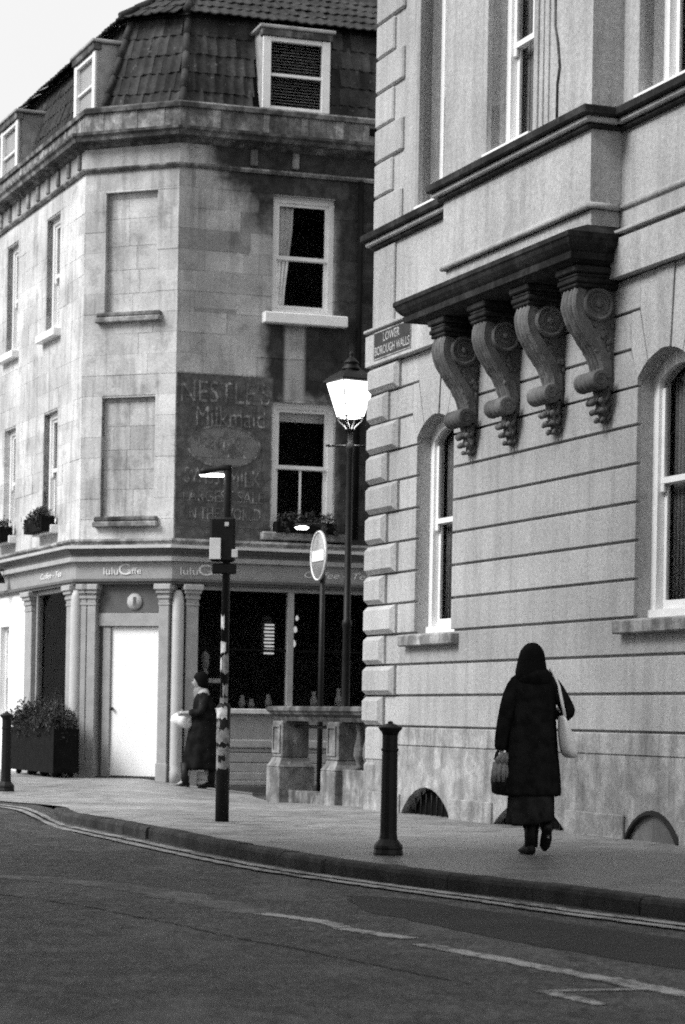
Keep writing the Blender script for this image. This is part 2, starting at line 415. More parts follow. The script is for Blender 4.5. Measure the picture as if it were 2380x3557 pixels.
# ------------------------------------------------------------------ ground
def sstep(a, b, x):
    t = max(0., min(1., (x-a)/(b-a))); return t*t*(3-2*t)
def gz(x, y):      # pavement height: level by the kerb, tilting gently at the cafe
    t = sstep(27.5, 36.5, y); return t*(.08-.115*max(0., min(2.1, x+3.0)))
def rz_(x, y):     # road height: a flush table at the left, full kerb to the right
    return -.11+.098*sstep(-2.75, -3.5, x)*sstep(20, 25, y)
def spline(P, n=6):
    out = []
    for i in range(len(P)-1):
        p0 = Vector(P[max(i-1, 0)]); p1 = Vector(P[i]); p2 = Vector(P[i+1]); p3 = Vector(P[min(i+2, len(P)-1)])
        for k in range(n):
            t = k/n
            out.append(.5*((2*p1)+(p2-p0)*t+(2*p0-5*p1+4*p2-p3)*t*t+(3*p1-p0-3*p2+p3)*t**3))
    out.append(Vector(P[-1])); return out
# road sheet, finely divided in view
xs = [-90, -40, -20, -12]+[-9+i*.5 for i in range(37)]+[14, 24, 60, 90]; ys = [-60, -20, 0, 4]+[6+i*.6 for i in range(55)]+[44, 60, 100, 160]
vs = [(x, y, rz_(x, y)) for y in ys for x in xs]; nx = len(xs)
fs = [(j*nx+i, j*nx+i+1, (j+1)*nx+i+1, (j+1)*nx+i) for j in range(len(ys)-1) for i in range(nx-1)]
road = mesh('road', vs, fs, 'asphalt'); road['kind'] = 'structure'
KERB = [(4.6, 9.2), (3.2, 12.0), (2.6, 13.1), (2.03, 14.15), (1.66, 14.85), (1.26, 15.6), (.69, 16.5), (.05, 17.65), (-.26, 18.3), (-.62, 19.2), (-1.09, 20.35), (-1.55, 21.8), (-2.11, 23.4), (-2.6, 24.7), (-2.93, 25.5), (-3.1, 26.3), (-3.35, 27.3), (-4.3, 28.6), (-6.2, 31.0), (-9.5, 36), (-16, 48)]
KC = spline(KERB, 6)
KN = [Vector((0, 0))]*len(KC)
for i in range(len(KC)):
    t = (KC[min(i+1, len(KC)-1)]-KC[max(i-1, 0)]).normalized(); KN[i] = Vector((t.y, -t.x))   # to the building side
def kz(i):  # kerb top
    x, y = KC[i]; return max(rz_(x, y)+.02, gz(x, y)-0.0*sstep(-2.9, -3.4, x))
# pavement sheet from the kerb's back edge to beyond the buildings
NB = 26; vs = []; fs = []
for i, p in enumerate(KC):
    q = p+KN[i]*.16
    t = i/(len(KC)-1); back = Vector((14-20*t, 30+40*t))
    for k in range(NB):
        u = (k/(NB-1))**1.5; w = q.lerp(back, u); vs.append((w.x, w.y, gz(w.x, w.y)))
for i in range(len(KC)-1):
    for k in range(NB-1): a = i*NB+k; fs.append((a, a+1, a+NB+1, a+NB))
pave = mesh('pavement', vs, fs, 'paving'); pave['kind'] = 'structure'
# kerb stones, one by one
arc = [0.]
for a, b in zip(KC, KC[1:]): arc.append(arc[-1]+(b-a).length)
def at_arc(s):
    for i in range(len(KC)-1):
        if arc[i+1] >= s:
            t = (s-arc[i])/(arc[i+1]-arc[i]); return KC[i].lerp(KC[i+1], t), KN[i].lerp(KN[i+1], t).normalized()
    return KC[-1], KN[-1]
s = .2
while s < arc[-1]-12:
    if at_arc(s)[0].x < -3.08: break          # beyond here the footway is flush with the road
    ln = random.choice((.85, .95, 1.05, 1.2)); bm = bmesh.new(); rows = []
    dz = random.uniform(-.006, .006); do = random.uniform(-.012, .012); nseg = 4
    for k in range(nseg+1):
        p, n = at_arc(s+.008+(ln-.016)*k/nseg); w = random.uniform(-.005, .005)
        low = -.16; top = gz(p.x, p.y)+.004+dz+random.uniform(-.004, .004)
        prof = [(do+w, low), (do+w, top-.035), (do+w+.012, top-.010), (do+.035, top), (.16, top-.002), (.16, low)]
        rows.append([bm.verts.new((p.x+n.x*a, p.y+n.y*a, z)) for a, z in prof])
    for A, B in zip(rows, rows[1:]):
        for i in range(6): bm.faces.new((A[i], A[(i+1) % 6], B[(i+1) % 6], B[i]))
    bm.faces.new(rows[0]); bm.faces.new(rows[-1][::-1])
    from_bm('kerb_stone', bm, 'kerb', pave); s += ln
# road markings and wear
def strip(name, pts, w, mat, lift=.004, jag=0.):
    P = spline(pts, 9); vs = []; fs = []
    for i, p in enumerate(P):
        t = (P[min(i+1, len(P)-1)]-P[max(i-1, 0)]).normalized(); n = Vector((-t.y, t.x))
        for sgn in (-1, 1):
            q = p+n*(w/2+random.uniform(-jag, jag))*sgn; vs.append((q.x, q.y, rz_(q.x, q.y)+lift))
        if i: fs.append((2*i-2, 2*i-1, 2*i+1, 2*i))
    return mesh(name, vs, fs, mat, road)
YL = [(4.6, 8.2), (3.3, 11.1), (2.5, 12.7), (1.96, 13.72), (1.4, 14.62), (1.0, 15.4), (.53, 16.22), (.02, 17.15), (-.5, 18.15), (-.97, 19.3), (-1.4, 20.5), (-2.1, 22.5), (-2.9, 24.7), (-3.75, 27.0), (-4.9, 29.0), (-7, 32.6)]
def offs(P, d):
    out = []
    for i, p in enumerate(P):
        t = (Vector(P[min(i+1, len(P)-1)])-Vector(P[max(i-1, 0)])).normalized(); out.append((p[0]+t.y*d, p[1]-t.x*d))
    return out
strip('painted_line', offs(YL, .085), .105, 'paint_line', .012, .014)
strip('painted_line', offs(YL, -.085), .105, 'paint_line', .012, .014)
strip('painted_line', [(-.45, 14.21), (-.25, 13.95), (-.09, 13.7), (.02, 13.35)], .125, 'paint_worn', .004, .02)
strip('painted_line', [(.02, 13.3), (.2, 13.0), (.38, 12.75)], .125, 'paint_worn', .0045, .015)
strip('painted_line', [(.43, 12.45), (.83, 11.65), (1.11, 11.09), (1.33, 10.62), (1.52, 10.3), (1.8, 9.7)], .125, 'paint_worn', .004, .015)
strip('painted_line', [(1.2, 10.95), (1.33, 10.65), (1.42, 10.5)], .15, 'paint_worn', .005, .02)
strip('painted_arrow', [(.88, 10.39), (.98, 10.16), (1.09, 9.92)], .085, 'paint_worn', .004, .01)
strip('painted_arrow', [(.87, 10.36), (1.1, 10.44), (1.36, 10.52)], .05, 'paint_worn', .0055, .01)
strip('painted_line', [(-3.2, 16.9), (-2.35, 17.0), (-1.9, 16.7), (-1.35, 16.1), (-.9, 15.2), (-.45, 14.25)], .34, 'ghost_line', .002, .05)
def ground_poly(name, P, mat, lift):
    P = spline(P+[P[0]], 5)[:-1]
    P = [p+Vector((random.uniform(-.03, .03), random.uniform(-.03, .03))) for p in P]
    return mesh(name, [(p.x, p.y, rz_(p.x, p.y)+lift) for p in P], [tuple(range(len(P)))], mat, road)
ground_poly('repair_patch', [(.06, 15.8), (.13, 14.7), (.55, 13.6), (1.07, 12.4), (1.64, 11.4), (2.6, 10.2), (3.0, 10.6), (2.25, 12.2), (1.5, 13.6), (.9, 14.7), (.4, 15.6)], 'patch', .0025)
strip('road_crack', [(-2.4, 15.7), (-1.83, 14.94), (-1.5, 14.5), (-1.26, 14.04), (-.95, 13.5), (-.69, 12.95), (-.45, 12.5), (-.25, 12.18), (0, 11.7), (.26, 11.21), (.6, 10.6)], .02, 'patch', .003, .016)

# ------------------------------------------------------------------ sash windows (a part of a building, with sub-parts)
def sash_window(par, fr, a0, a1, z0, z1, rec, arch=0., mid=None, fw=.07, sw=.055, bars_up=0, bars_lo=0, mat='white', horns=True, room=.9, cill=True):
    """outer frame at depth rec; arch = rise of a segmental head"""
    zs = z1-arch if arch else z1
    def head(a, zc):   # z of the arched head at a
        if not arch: return zc
        h = (a1-a0)/2; r = (h*h+arch*arch)/(2*arch); return zc+math.sqrt(max(0, r*r-(a-(a0+a1)/2)**2))-(r-arch)
    bm = bmesh.new()
    bm_box(bm, a0, a0+fw, rec, rec+.12, z0, zs); bm_box(bm, a1-fw, a1, rec, rec+.12, z0, zs)
    n = 12 if arch else 1
    for i in range(n):
        x0, x1 = a0+(a1-a0)*i/n, a0+(a1-a0)*(i+1)/n
        bm_prism(bm, [(x0, head(x0, zs)-fw*(1 if arch else 1)-(.0 if not arch else .02)), (x1, head(x1, zs)-fw-(.0 if not arch else .02)), (x1, head(x1, zs)+.0), (x0, head(x0, zs)+.0)], rec+.001, rec+.119)
    if cill: bm_box(bm, a0, a1, rec-.03, rec+.12, z0, z0+.07)
    w = from_bm('window', bm, mat, par, fr)
    mid = mid if mid is not None else (z0+z1)/2
    b0, b1 = a0+fw, a1-fw; zb = z0+(.07 if cill else .0)
    bm = bmesh.new(); d0 = rec+.03; d1 = rec+.065
    bm_box(bm, b0, b0+sw, d0, d1, mid, zs-fw); bm_box(bm, b1-sw, b1, d0, d1, mid, zs-fw)
    bm_box(bm, b0, b1, d0-.004, d1, mid-.02, mid+.035)
    if not arch: bm_box(bm, b0+sw, b1-sw, d0, d1, z1-fw-sw, z1-fw)
    for k in range(bars_up): x = b0+(b1-b0)*(k+1)/(bars_up+1); bm_box(bm, x-.013, x+.013, d0+.004, d1, mid+.035, zs-fw)
    if horns:
        for x in (b0+.002, b1-sw-.002): bm_box(bm, x, x+sw, d0-.006, d1-.004, mid-.10, mid-.02, .008)
    from_bm('upper_sash', bm, mat, w, fr)
    bm = bmesh.new(); e0 = rec+.068; e1 = rec+.10
    bm_box(bm, b0, b0+sw, e0, e1, zb, mid); bm_box(bm, b1-sw, b1, e0, e1, zb, mid)
    bm_box(bm, b0+sw, b1-sw, e0, e1, zb, zb+.085); bm_box(bm, b0+sw, b1-sw, e0, e1, mid-.03, mid)
    for k in range(bars_lo): x = b0+(b1-b0)*(k+1)/(bars_lo+1); bm_box(bm, x-.018, x+.018, e0+.004, e1, zb+.085, mid-.03)
    from_bm('lower_sash', bm, mat, w, fr)
    top = [(b0+.01+(b1-b0-.02)*i/8, head(b0+.01+(b1-b0-.02)*i/8, zs)-.03) for i in range(9)][::-1] if arch else [(b1-.01, z1-.03), (b0+.01, z1-.03)]
    prism('pane', [(b0+.01, mid), (b1-.01, mid)]+top, rec+.045, rec+.050, 'glass', w, fr)
    box('pane', b0+.01, b1-.01, rec+.082, rec+.087, zb+.02, mid-.01, 'glass', w, fr)
    # the dim room behind
    bm = bmesh.new(); q = .25
    bm_box(bm, a0-q, a1+q, rec+.121, rec+.121+room, z0-.1, z1+.1)
    for f in list(bm.faces):
        if abs(f.calc_center_median().y-(rec+.121)) < 1e-4: bm.faces.remove(f)
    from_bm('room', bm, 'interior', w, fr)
    return w

# ------------------------------------------------------------------ the stone building on the right
SB = empty('stone_building', FR.o, 'large pale ashlar stone building with rusticated ground floor and bracketed bay, on the right', 'building')
EDGE = [.966, 1.312, 1.66, 2.005, 2.35, 2.698, 3.046, 3.394, 3.745, 4.095, 4.44, 4.785, 5.11]
W = [(1.335, 2.375), (6.6, 7.64)]; END = 11.0; SPR, CRN = 4.17, 4.375
def archz(a, c):
    h = .52; rise = CRN-SPR; r = (h*h+rise*rise)/(2*rise); return SPR+math.sqrt(max(0, r*r-(a-c)**2))-(r-rise)
# backing behind the joints
for a0, a1 in ((.02, W[0][0]), (W[0][1], W[1][0]), (W[1][1], END)):
    box('wall_backing', a0, a1, .045, .34, .5, 4.15, 'mortar', SB, FR)
box('wall_backing', .02, END, .2, .34, 4.40, 5.2, 'mortar', SB, FR)
for a0, a1 in ((.02, W[0][0]-.02), (W[0][1]+.02, W[1][0]-.02), (W[1][1]+.02, END)):
    box('wall_backing', a0, a1, .045, .199, 4.15, 5.2, 'mortar', SB, FR)
for a0, a1 in W: box('wall_backing', a0, a1, .045, .34, .5, 1.99, 'mortar', SB, FR)
g = .013
# rusticated courses
for i, (z0, z1) in enumerate(zip(EDGE, EDGE[1:])):
    lq = .50 if i % 2 == 0 else .83
    spans = []
    if z1 <= 2.01: spans = [(lq, END)]
    elif z1 <= SPR: spans = [(lq, W[0][0]), (W[0][1], W[1][0]), (W[1][1], END)]
    elif z1 < 4.5: # beside the arch springing
        spans = [(lq, 1.20), (2.51, 6.465), (7.775, END)]
    elif z1 < 4.8: spans = [(lq, 1.20), (2.51, 6.465), (7.775, END)]
    else: spans = [(lq, 1.365), (2.345, 6.63), (7.61, END)]
    if 4.1 < z1 < 4.5: spans = [(lq, 1.335), (2.375, 6.6), (7.64, END)]
    for a0, a1 in spans:
        if 4.1 < z1 < 4.5:     # clipped by the sloping skewback joint
            l = a0; r_ = a1
            pl = [(l if l < 1 else l, z0+g)]
            left_arch = l > 1; right_arch = r_ < END
            poly = [(l, z0+g), (r_, z0+g)]
            if right_arch: poly += [(r_, SPR), (r_-.135, z1-g)]
            else: poly += [(r_, z1-g)]
            if left_arch: poly += [(l+.135, z1-g), (l, SPR)]
            else: poly += [(l, z1-g)]
            prism('course_stone', poly, 0., .06, 'ashlar', SB, FR)
        else:
            box('course_stone', a0+.004, a1-.001, 0., .06, z0+g, z1-g, 'ashlar', SB, FR, .006)
# arch stones over the two ground-floor windows
for a0, a1 in W:
    c = (a0+a1)/2
    J = [(-.11, -.17, 5.10), (-.325, -.49, 4.785), (-.52, -.655, 4.44)]
    def ap(x): return (c+x, archz(c+x, c) if abs(x) < .519 else SPR)
    key = [ap(-.105), ap(0), ap(.105), (c+.165, 5.10), (c-.165, 5.10)]
    prism('arch_stone', key, -.012, .20, 'ashlar', SB, FR)
    for sg in (-1, 1):
        k2 = [ap(sg*.117), (c+sg*.178, 5.10), (c+sg*.485, 5.10), (c+sg*.485, 4.785), ap(sg*.32), ap(sg*.22)]
        k3 = [ap(sg*.332), (c+sg*.497, 4.775), (c+sg*.65, 4.775), (c+sg*.65, 4.45), ap(sg*.52), ap(sg*.42)]
        prism('arch_stone', k2, 0.001, .20, 'ashlar', SB, FR); prism('arch_stone', k3, 0., .20, 'ashlar', SB, FR)
# soffit lining and jamb reveals
for a0, a1 in W:
    c = (a0+a1)/2
    box('reveal', a0-.05, a0-.001, .061, .34, 2.0, SPR+.02, 'ashlar', SB, FR); box('reveal', a1+.001, a1+.05, .061, .34, 2.0, SPR+.02, 'ashlar', SB, FR)
    sash_window(SB, FR, a0, a1, 2.005, CRN, .17, CRN-SPR, 3.23, .10, .06, room=.8)
    box('sill', a0-.24, a1+.23, -.10, .17, 1.856, 1.975, 'sillstone', SB, FR, .012)
# curtain strips inside
for a0, a1 in W: 
    bm = bmesh.new()
    for i in range(9): bm_tube(bm, [(a0+.16+i*.035, .33+.02*(i % 2), 2.08), (a0+.16+i*.033, .33+.02*(i % 2), 4.2)], .022, 6)
    cu_ = from_bm('curtain', bm, 'greycloth', SB, FR, True); cu_['kind'] = 'stuff'
# plinth with its two weathered ledges and base
box('plinth_course', .0, END, -.012, .3, .756, .957, 'plinthstone', SB, FR, .01)
VC = [(1.80, .70, .31), (4.47, .84, .27), (7.08, .51, .27)]
def arch_pts(c, h, rise, base, n=14):
    r = (h*h+rise*rise)/(2*rise); return [(c+h*math.cos(math.pi*(1-i/n)), base+math.sqrt(max(0, r*r-(h*math.cos(math.pi*(1-i/n)))**2))-(r-rise)) for i in range(n+1)]
def plinth_with_arches(name, a0, a1, z0, z1, d0, d1, mat):
    bm = bmesh.new(); cuts = [(c-h, c+h, c, h, r) for c, h, r in VC]; x = a0
    for l, r_, c, h, rise in cuts:
        bm_box(bm, x, l, d0, d1, z0, z1)
        pts = [p for p in arch_pts(c, h, rise, 0.)]
        for p, q in zip(pts, pts[1:]):
            if max(p[1], q[1]) < z1: bm_prism(bm, [(p[0], max(p[1], z0)), (q[0], max(q[1], z0)), (q[0], z1), (p[0], z1)], d0, d1)
            else: bm_prism(bm, [(p[0], min(p[1], z1-.001)), (q[0], min(q[1], z1-.001)), (q[0], z1), (p[0], z1)], d0, d1)
        x = r_
    bm_box(bm, x, a1, d0, d1, z0, z1); return from_bm(name, bm, mat, SB, FR)
plinth_with_arches('plinth_wall', .0, END, -.15, .752, -.022, .25, 'plinthstone')
x = .0
for c, h, r in VC: box('base_course', x, c-h-.02, -.05, -.0225, -.1, .215, 'plinthstone', SB, FR, .008); x = c+h+.02
box('base_course', x, END, -.05, -.0225, -.1, .215, 'plinthstone', SB, FR, .008)
for k, (c, h, r) in enumerate(VC):
    v = prism('cellar_light', [(c-h, -.1), (c+h, -.1)]+arch_pts(c, h, r, 0.)[::-1], .12 if k < 2 else -.005, .2, 'board' if k == 2 else 'vent_dark', SB, FR)
    if k < 2:
        for i in range(9): x = c-h+.09+i*(2*h-.18)/8; zt = max(.05, min(r-.02, r*(1-((x-c)/h)**2))); tube('grille_bar', [(x, .06, -.05), (x, .06, zt)], .010, 'black', v, FR, 6)
    else:
        P = arch_pts(c, h-.02, r-.015, 0.); bm = bmesh.new(); bm_tube(bm, [(p[0], -.03, p[1]) for p in P], .026, 6); from_bm('rim', bm, 'black', v, FR)
        prism('board', [(c-.02, -.05), (c+h-.05, -.05)]+[q for q in arch_pts(c, h-.03, r-.03, 0.)[::-1] if q[0] > c-.02]+[(c-.02, r-.032)], -.012, -.0055, 'shop_dark', v, FR)
# quoins of the ground floor: chamfered blocks wrapping the corner
for i, (z0, z1) in enumerate(zip([.966]+EDGE[1:], EDGE[1:])):
    w = .50 if i % 2 == 0 else .83
    bm = bmesh.new(); bm_box(bm, -.085, w, -.078, .42, z0+.012, z1-.012)
    vs_ = [v for v in bm.verts]
    for v in vs_: pass
    top = [e for e in bm.edges if all(v.co.y < 0 or v.co.x < 0 for v in e.verts)]
    bmesh.ops.bevel(bm, geom=top, offset=.05, segments=1, affect='EDGES', profile=.5)
    for v in bm.verts:
        a = mnoise.noise(Vector((v.co.x*7, z0*9, v.co.z*7))); v.co.x += .008*a; v.co.z += .006*a
    from_bm('quoin', bm, 'ashlar', SB, FR)
box('quoin', -.045, .62, -.035, .42, .56, .957, 'ashlar', SB, FR, .03)
box('corner_plinth', -.06, .30, -.045, .42, -.15, .558, 'plinthstone', SB, FR, .04)
# band under the first floor, fillet above
box('string_course', -.09, END, -.09, .3, 5.112, 5.47, 'ashlar', SB, FR, .006)
box('string_course', -.07, END, -.06, .3, 5.472, 5.50, 'ashlar_up', SB, FR, .004)
box('string_course', -.10, END, -.115, .3, 5.502, 5.54, 'ashlar_up', SB, FR, .01)
# first-floor wall
box('wall_panel', .02, 2.75, .0, .34, 5.54, 6.47, 'ashlar_up', SB, FR)
box('quoin', -.03, .62, -.03, .4, 5.56, 6.46, 'ashlar_up', SB, FR, .012)
box('wall_panel', 6.2, END, .0, .34, 5.54, 6.47, 'ashlar_up', SB, FR)
UW = [(1.36, 2.36), (6.62, 7.62)]
TOP = 11.2
for a0, a1 in ((.02, UW[0][0]), (UW[0][1], UW[1][0]), (UW[1][1], END)):
    box('wall_panel', a0, a1, .0, .34, 6.47, TOP, 'ashlar_up', SB, FR)
for a0, a1 in UW: box('wall_panel', a0, a1, .0, .34, 9.9, TOP, 'ashlar_up', SB, FR)
zq = 6.66; i = 0
while zq < TOP-.3:
    box('quoin', -.04, .50 if i % 2 else .80, -.04, .42, zq+.008, zq+.402-.008, 'ashlar_up', SB, FR, .02); zq += .402; i += 1
def string6(a0, a1, d, lret=None, rret=None):
    """three-member moulded string; d = wall face depth"""
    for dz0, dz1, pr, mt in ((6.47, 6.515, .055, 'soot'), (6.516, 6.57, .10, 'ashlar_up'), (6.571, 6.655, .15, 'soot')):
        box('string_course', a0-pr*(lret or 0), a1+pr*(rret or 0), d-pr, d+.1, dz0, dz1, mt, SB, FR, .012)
string6(-.03, 2.74, 0., 1, 0); string6(6.23, END, 0., 0, 0)
# architraves and windows of the first floor
for a0, a1 in UW:
    for q0, q1, pr in ((.0, .09, .055), (.0901, .17, .035), (.1701, .26, .02)):
        box('architrave', a0-q1, a0-q0, -pr, .1, 6.656, 10.0, 'ashlar_up', SB, FR, .006); box('architrave', a1+q0, a1+q1, -pr, .1, 6.656, 10.0, 'ashlar_up', SB, FR, .006)
    box('window_ledge', a0-.001+.002, a1-.001, -.1, .2, 6.656, 6.70, 'white', SB, FR)
    sash_window(SB, FR, a0, a1, 6.70, 9.9, .2, 0, 8.02, .10, .06, room=.8)
# the bay
bl, br, bd = 2.75, 6.22, -.32
def bay_box(nm, *a, mat='ashlar_up', bev=0.): return box(nm, *a, mat, SB, FR, bev)
bay_box('bay_wall', bl, br, bd, -.001, 5.80, 6.47); bay_box('bay_wall', bl+.03, br-.03, bd+.03, -.001, 5.42, 5.745)
bw0, bw1 = 3.95, 5.05
bay_box('bay_wall', bl, bw0, bd, -.001, 6.47, TOP); bay_box('bay_wall', bw1, br, bd, -.001, 6.47, TOP); bay_box('bay_wall', bw0, bw1, bd, -.001, 9.9, TOP)
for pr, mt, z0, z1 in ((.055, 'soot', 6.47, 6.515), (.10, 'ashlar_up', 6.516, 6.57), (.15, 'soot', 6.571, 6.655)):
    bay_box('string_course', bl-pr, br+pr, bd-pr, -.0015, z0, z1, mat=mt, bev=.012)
for q0, q1, pr in ((.0, .09, .055), (.0901, .17, .035), (.1701, .26, .02)):
    bay_box('architrave', bw0-q1, bw0-q0, bd-pr, bd+.1, 6.656, 10.0, bev=.006); bay_box('architrave', bw1+q0, bw1+q1, bd-pr, bd+.1, 6.656, 10.0, bev=.006)
box('window_ledge', bw0, bw1, bd-.1, bd+.2, 6.656, 6.70, 'white', SB, FR)
sash_window(SB, FR, bw0, bw1, 6.70, 9.9, bd+.16, 0, 7.78, .10, .06, bars_up=1, room=.7)
bm = bmesh.new()
for i in range(7): bm_tube(bm, [(bw0+.22+i*.04, bd+.34+.02*(i % 2), 6.8), (bw0+.22+i*.038, bd+.34+.02*(i % 2), 9.7)], .025, 6)
cu_ = from_bm('curtain', bm, 'greycloth', SB, FR, True); cu_['kind'] = 'stuff'
# roll moulding round the bay and on along the wall
bm = bmesh.new(); zc = 5.775; rr = .032
bm_tube(bm, [(bl-.02, bd-.0, zc), (br+.02, bd-.0, zc)], rr, 10); bm_tube(bm, [(br+.0, bd-.02, zc), (br+.0, .0, zc)], rr, 10); bm_tube(bm, [(br, -.0, zc), (END, -.0, zc)], rr, 10); bm_tube(bm, [(bl, bd-.02, zc), (bl, 0, zc)], rr, 10)
from_bm('roll_moulding', bm, 'ashlar_up', SB, FR, True)
# dark corbel table under the bay
PR = [(5.60, 2.72, 6.19, -.33), (5.50, 2.06, 6.355, -.60), (5.455, 2.06, 6.355, -.605), (5.44, 2.08, 6.345, -.59), (5.40, 2.10, 6.33, -.575), (5.36, 2.15, 6.29, -.545), (5.335, 2.19, 6.265, -.52), (5.33, 2.17, 6.275, -.53), (5.27, 2.19, 6.265, -.525), (5.262, 2.28, 6.22, -.49), (5.235, 2.40, 6.18, -.46), (5.225, 2.46, 6.16, -.44)]
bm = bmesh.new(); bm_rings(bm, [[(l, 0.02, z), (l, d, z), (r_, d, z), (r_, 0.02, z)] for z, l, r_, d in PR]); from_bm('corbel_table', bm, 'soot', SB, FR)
# four scrolled corbels
def make_corbel(cx):
    hw = .152
    SP = spline([(-.37, 5.03), (-.40, 4.94), (-.395, 4.84), (-.355, 4.74), (-.285, 4.63), (-.20, 4.52), (-.14, 4.42), (-.105, 4.32), (-.10, 4.23)], 4)
    bm = bmesh.new(); NU = 33; rings = []
    for i, p in enumerate(SP):
        t = (SP[min(i+1, len(SP)-1)]-SP[max(i-1, 0)]).normalized(); n = Vector((t.y, -t.x)) if True else None
        if n.x > 0: n = -n
        w = hw*(1-.12*i/len(SP)); th = .075; row = []
        for k in range(NU):
            u = -1+2*k/(NU-1); fl = .034*abs(math.sin(u*math.pi*2.0))**.7 if abs(u) < .99 else .012
            q = p+n*(fl); row.append((cx+u*w, q.x, q.y))
        row += [(cx+w, p.x-n.x*th, p.y-n.y*th), (cx-w, p.x-n.x*th, p.y-n.y*th)]
        rings.append(row)
    bm_rings(bm, rings)
    for v in bm.verts: v.co += Vector((.3, 1, .6))*.007*mnoise.noise(v.co*13)
    corbel = from_bm('corbel', bm, 'carved', SB, FR)
    # recessed cheek between scroll and wall
    cheek = [(0.0, 5.05), (-.33, 5.03), (-.355, 4.9), (-.31, 4.74), (-.22, 4.6), (-.13, 4.45), (-.07, 4.3), (-.05, 4.15), (0, 4.1)]
    bm = bmesh.new(); R0 = [bm.verts.new((cx-hw*.78, y, z)) for y, z in cheek]; R1 = [bm.verts.new((cx+hw*.78, y, z)) for y, z in cheek]; n = len(cheek)
    bm.faces.new(R0); bm.faces.new(R1[::-1])
    for i in range(n): bm.faces.new((R0[i], R1[i], R1[(i+1) % n], R0[(i+1) % n]))
    from_bm('cheek', bm, 'carved', corbel, FR)
    # upper volute with its rim and rosette
    bm = bmesh.new(); rad = .155; yc, zc = -.185, 4.885
    bm_lathe(bm, [(rad*.9, -hw*1.04), (rad, -hw*1.0), (rad, hw*1.0), (rad*.9, hw*1.04)], (cx, yc, zc), 28, 'x')
    for sg in (-1, 1):
        ring = [(cx+sg*hw*1.05, yc+rad*.86*math.cos(t*math.pi/14), zc+rad*.86*math.sin(t*math.pi/14)) for t in range(29)]; bm_tube(bm, ring, .02, 6, False)
        sp = [(cx+sg*hw*1.05, yc+(rad*.66-.0042*t)*math.cos(t*.5), zc+(rad*.66-.0042*t)*math.sin(t*.5)) for t in range(22)]; bm_tube(bm, sp, .011, 5)
        bm_lathe(bm, [(.03, -.02), (.03, .02), (.012, .028)], (cx+sg*hw*1.05, yc, zc), 10, 'x')
    from_bm('volute', bm, 'carved', corbel, FR, False)
    # lower roll
    bm = bmesh.new(); pr = [(.02, -.205), (.05, -.2)]
    for k in range(9): h = -.19+k*.0475; pr += [(.082+.012*math.sin(k*math.pi/1.0+1.5), h), (.094-.02*abs(k-4)/8, h+.02)]
    pr += [(.05, .2), (.02, .205)]
    bm_lathe(bm, pr, (cx, -.165, 4.195), 20, 'x')
    for sg in (-1, 1):
        sp = [(cx+sg*.2, -.165+(.07-.0034*t)*math.cos(t*.55), 4.195+(.07-.0034*t)*math.sin(t*.55)) for t in range(18)]; bm_tube(bm, sp, .011, 5)
    from_bm('roll', bm, 'carved', corbel, FR, True)
    # acanthus pendant below and leaf scales on the cheek
    bm = bmesh.new(); rnd = random.Random(int(cx*100))
    def lobe(o, d, w, ln):      # one curled leaf lobe: ridge tube flattened into a blade
        o = Vector(o); d = Vector(d).normalized(); sd = d.cross(Vector((0, -1, 0))).normalized(); nn = sd.cross(d); rows = []
        for k in range(7):
            t = k/6; c = o+d*ln*t+nn*(.035*math.sin(t*math.pi*.9))*(-1); ww = w*math.sin(math.pi*(.12+.8*t))
            rows.append([c-sd*ww, c-sd*ww*.5-nn*.012, c-nn*.020, c+sd*ww*.5-nn*.012, c+sd*ww, c+sd*ww*.5+nn*.012, c-sd*ww*.5+nn*.012])
        rows[-1] = [c+(q-c)*.3 for q in rows[-1]]
        bm_rings(bm, rows)
    for z, wd, ln, pr, w_ in ((4.125, .15, .15, -.10, .07), (4.02, .11, .13, -.085, .06), (3.92, .07, .10, -.055, .05)):
        for u in (-1, 1): lobe((cx+u*wd*.5, pr+.02, z), (u*.5, -.25, -1), w_, ln); bmesh.ops.create_icosphere(bm, subdivisions=2, radius=w_*.48, matrix=Matrix.Translation((cx+u*(wd*.5+ln*.35), pr-.02, z-ln*.75)))
        lobe((cx, pr-.02, z), (0, -.35, -1), w_, ln); bmesh.ops.create_icosphere(bm, subdivisions=2, radius=w_*.52, matrix=Matrix.Translation((cx, pr-.05, z-ln*.8)))
    bm_rings(bm, [ellipse_ring(cx, y, z, rx, ry, 14) for y, z, rx, ry in ((-.06, 4.13, .13, .07), (-.05, 4.0, .10, .055), (-.035, 3.9, .065, .04), (-.02, 3.82, .03, .025))])
    for v in bm.verts: v.co += Vector((1, 1, 1))*.010*mnoise.noise(v.co*26)
    from_bm('leaf_pendant', bm, 'carved', corbel, FR, True)
    bm = bmesh.new()
    for k in range(26):
        z = rnd.uniform(4.36, 4.74); lim = -.33*(z-4.15)/.6; y = rnd.uniform(min(-.02, lim), -.015)
        for sg in (-1, 1): bmesh.ops.create_icosphere(bm, subdivisions=1, radius=rnd.uniform(.018, .034), matrix=Matrix.Translation((cx+sg*hw*.8, y, z)) @ Matrix.Diagonal((.7, 1, 1.3, 1)))
    lc = from_bm('leaf_carving', bm, 'carved', corbel, FR, True); lc['kind'] = 'stuff'
    boxes('necking', [(cx-.185, cx+.185, -.425, 0., 5.03, 5.07), (cx-.20, cx+.20, -.44, 0., 5.071, 5.12), (cx-.19, cx+.19, -.43, 0., 5.121, 5.16), (cx-.215, cx+.215, -.455, 0., 5.161, 5.224)], 'soot', corbel, FR, .012)
for cx in (2.89, 3.93, 4.96, 6.0): make_corbel(cx)
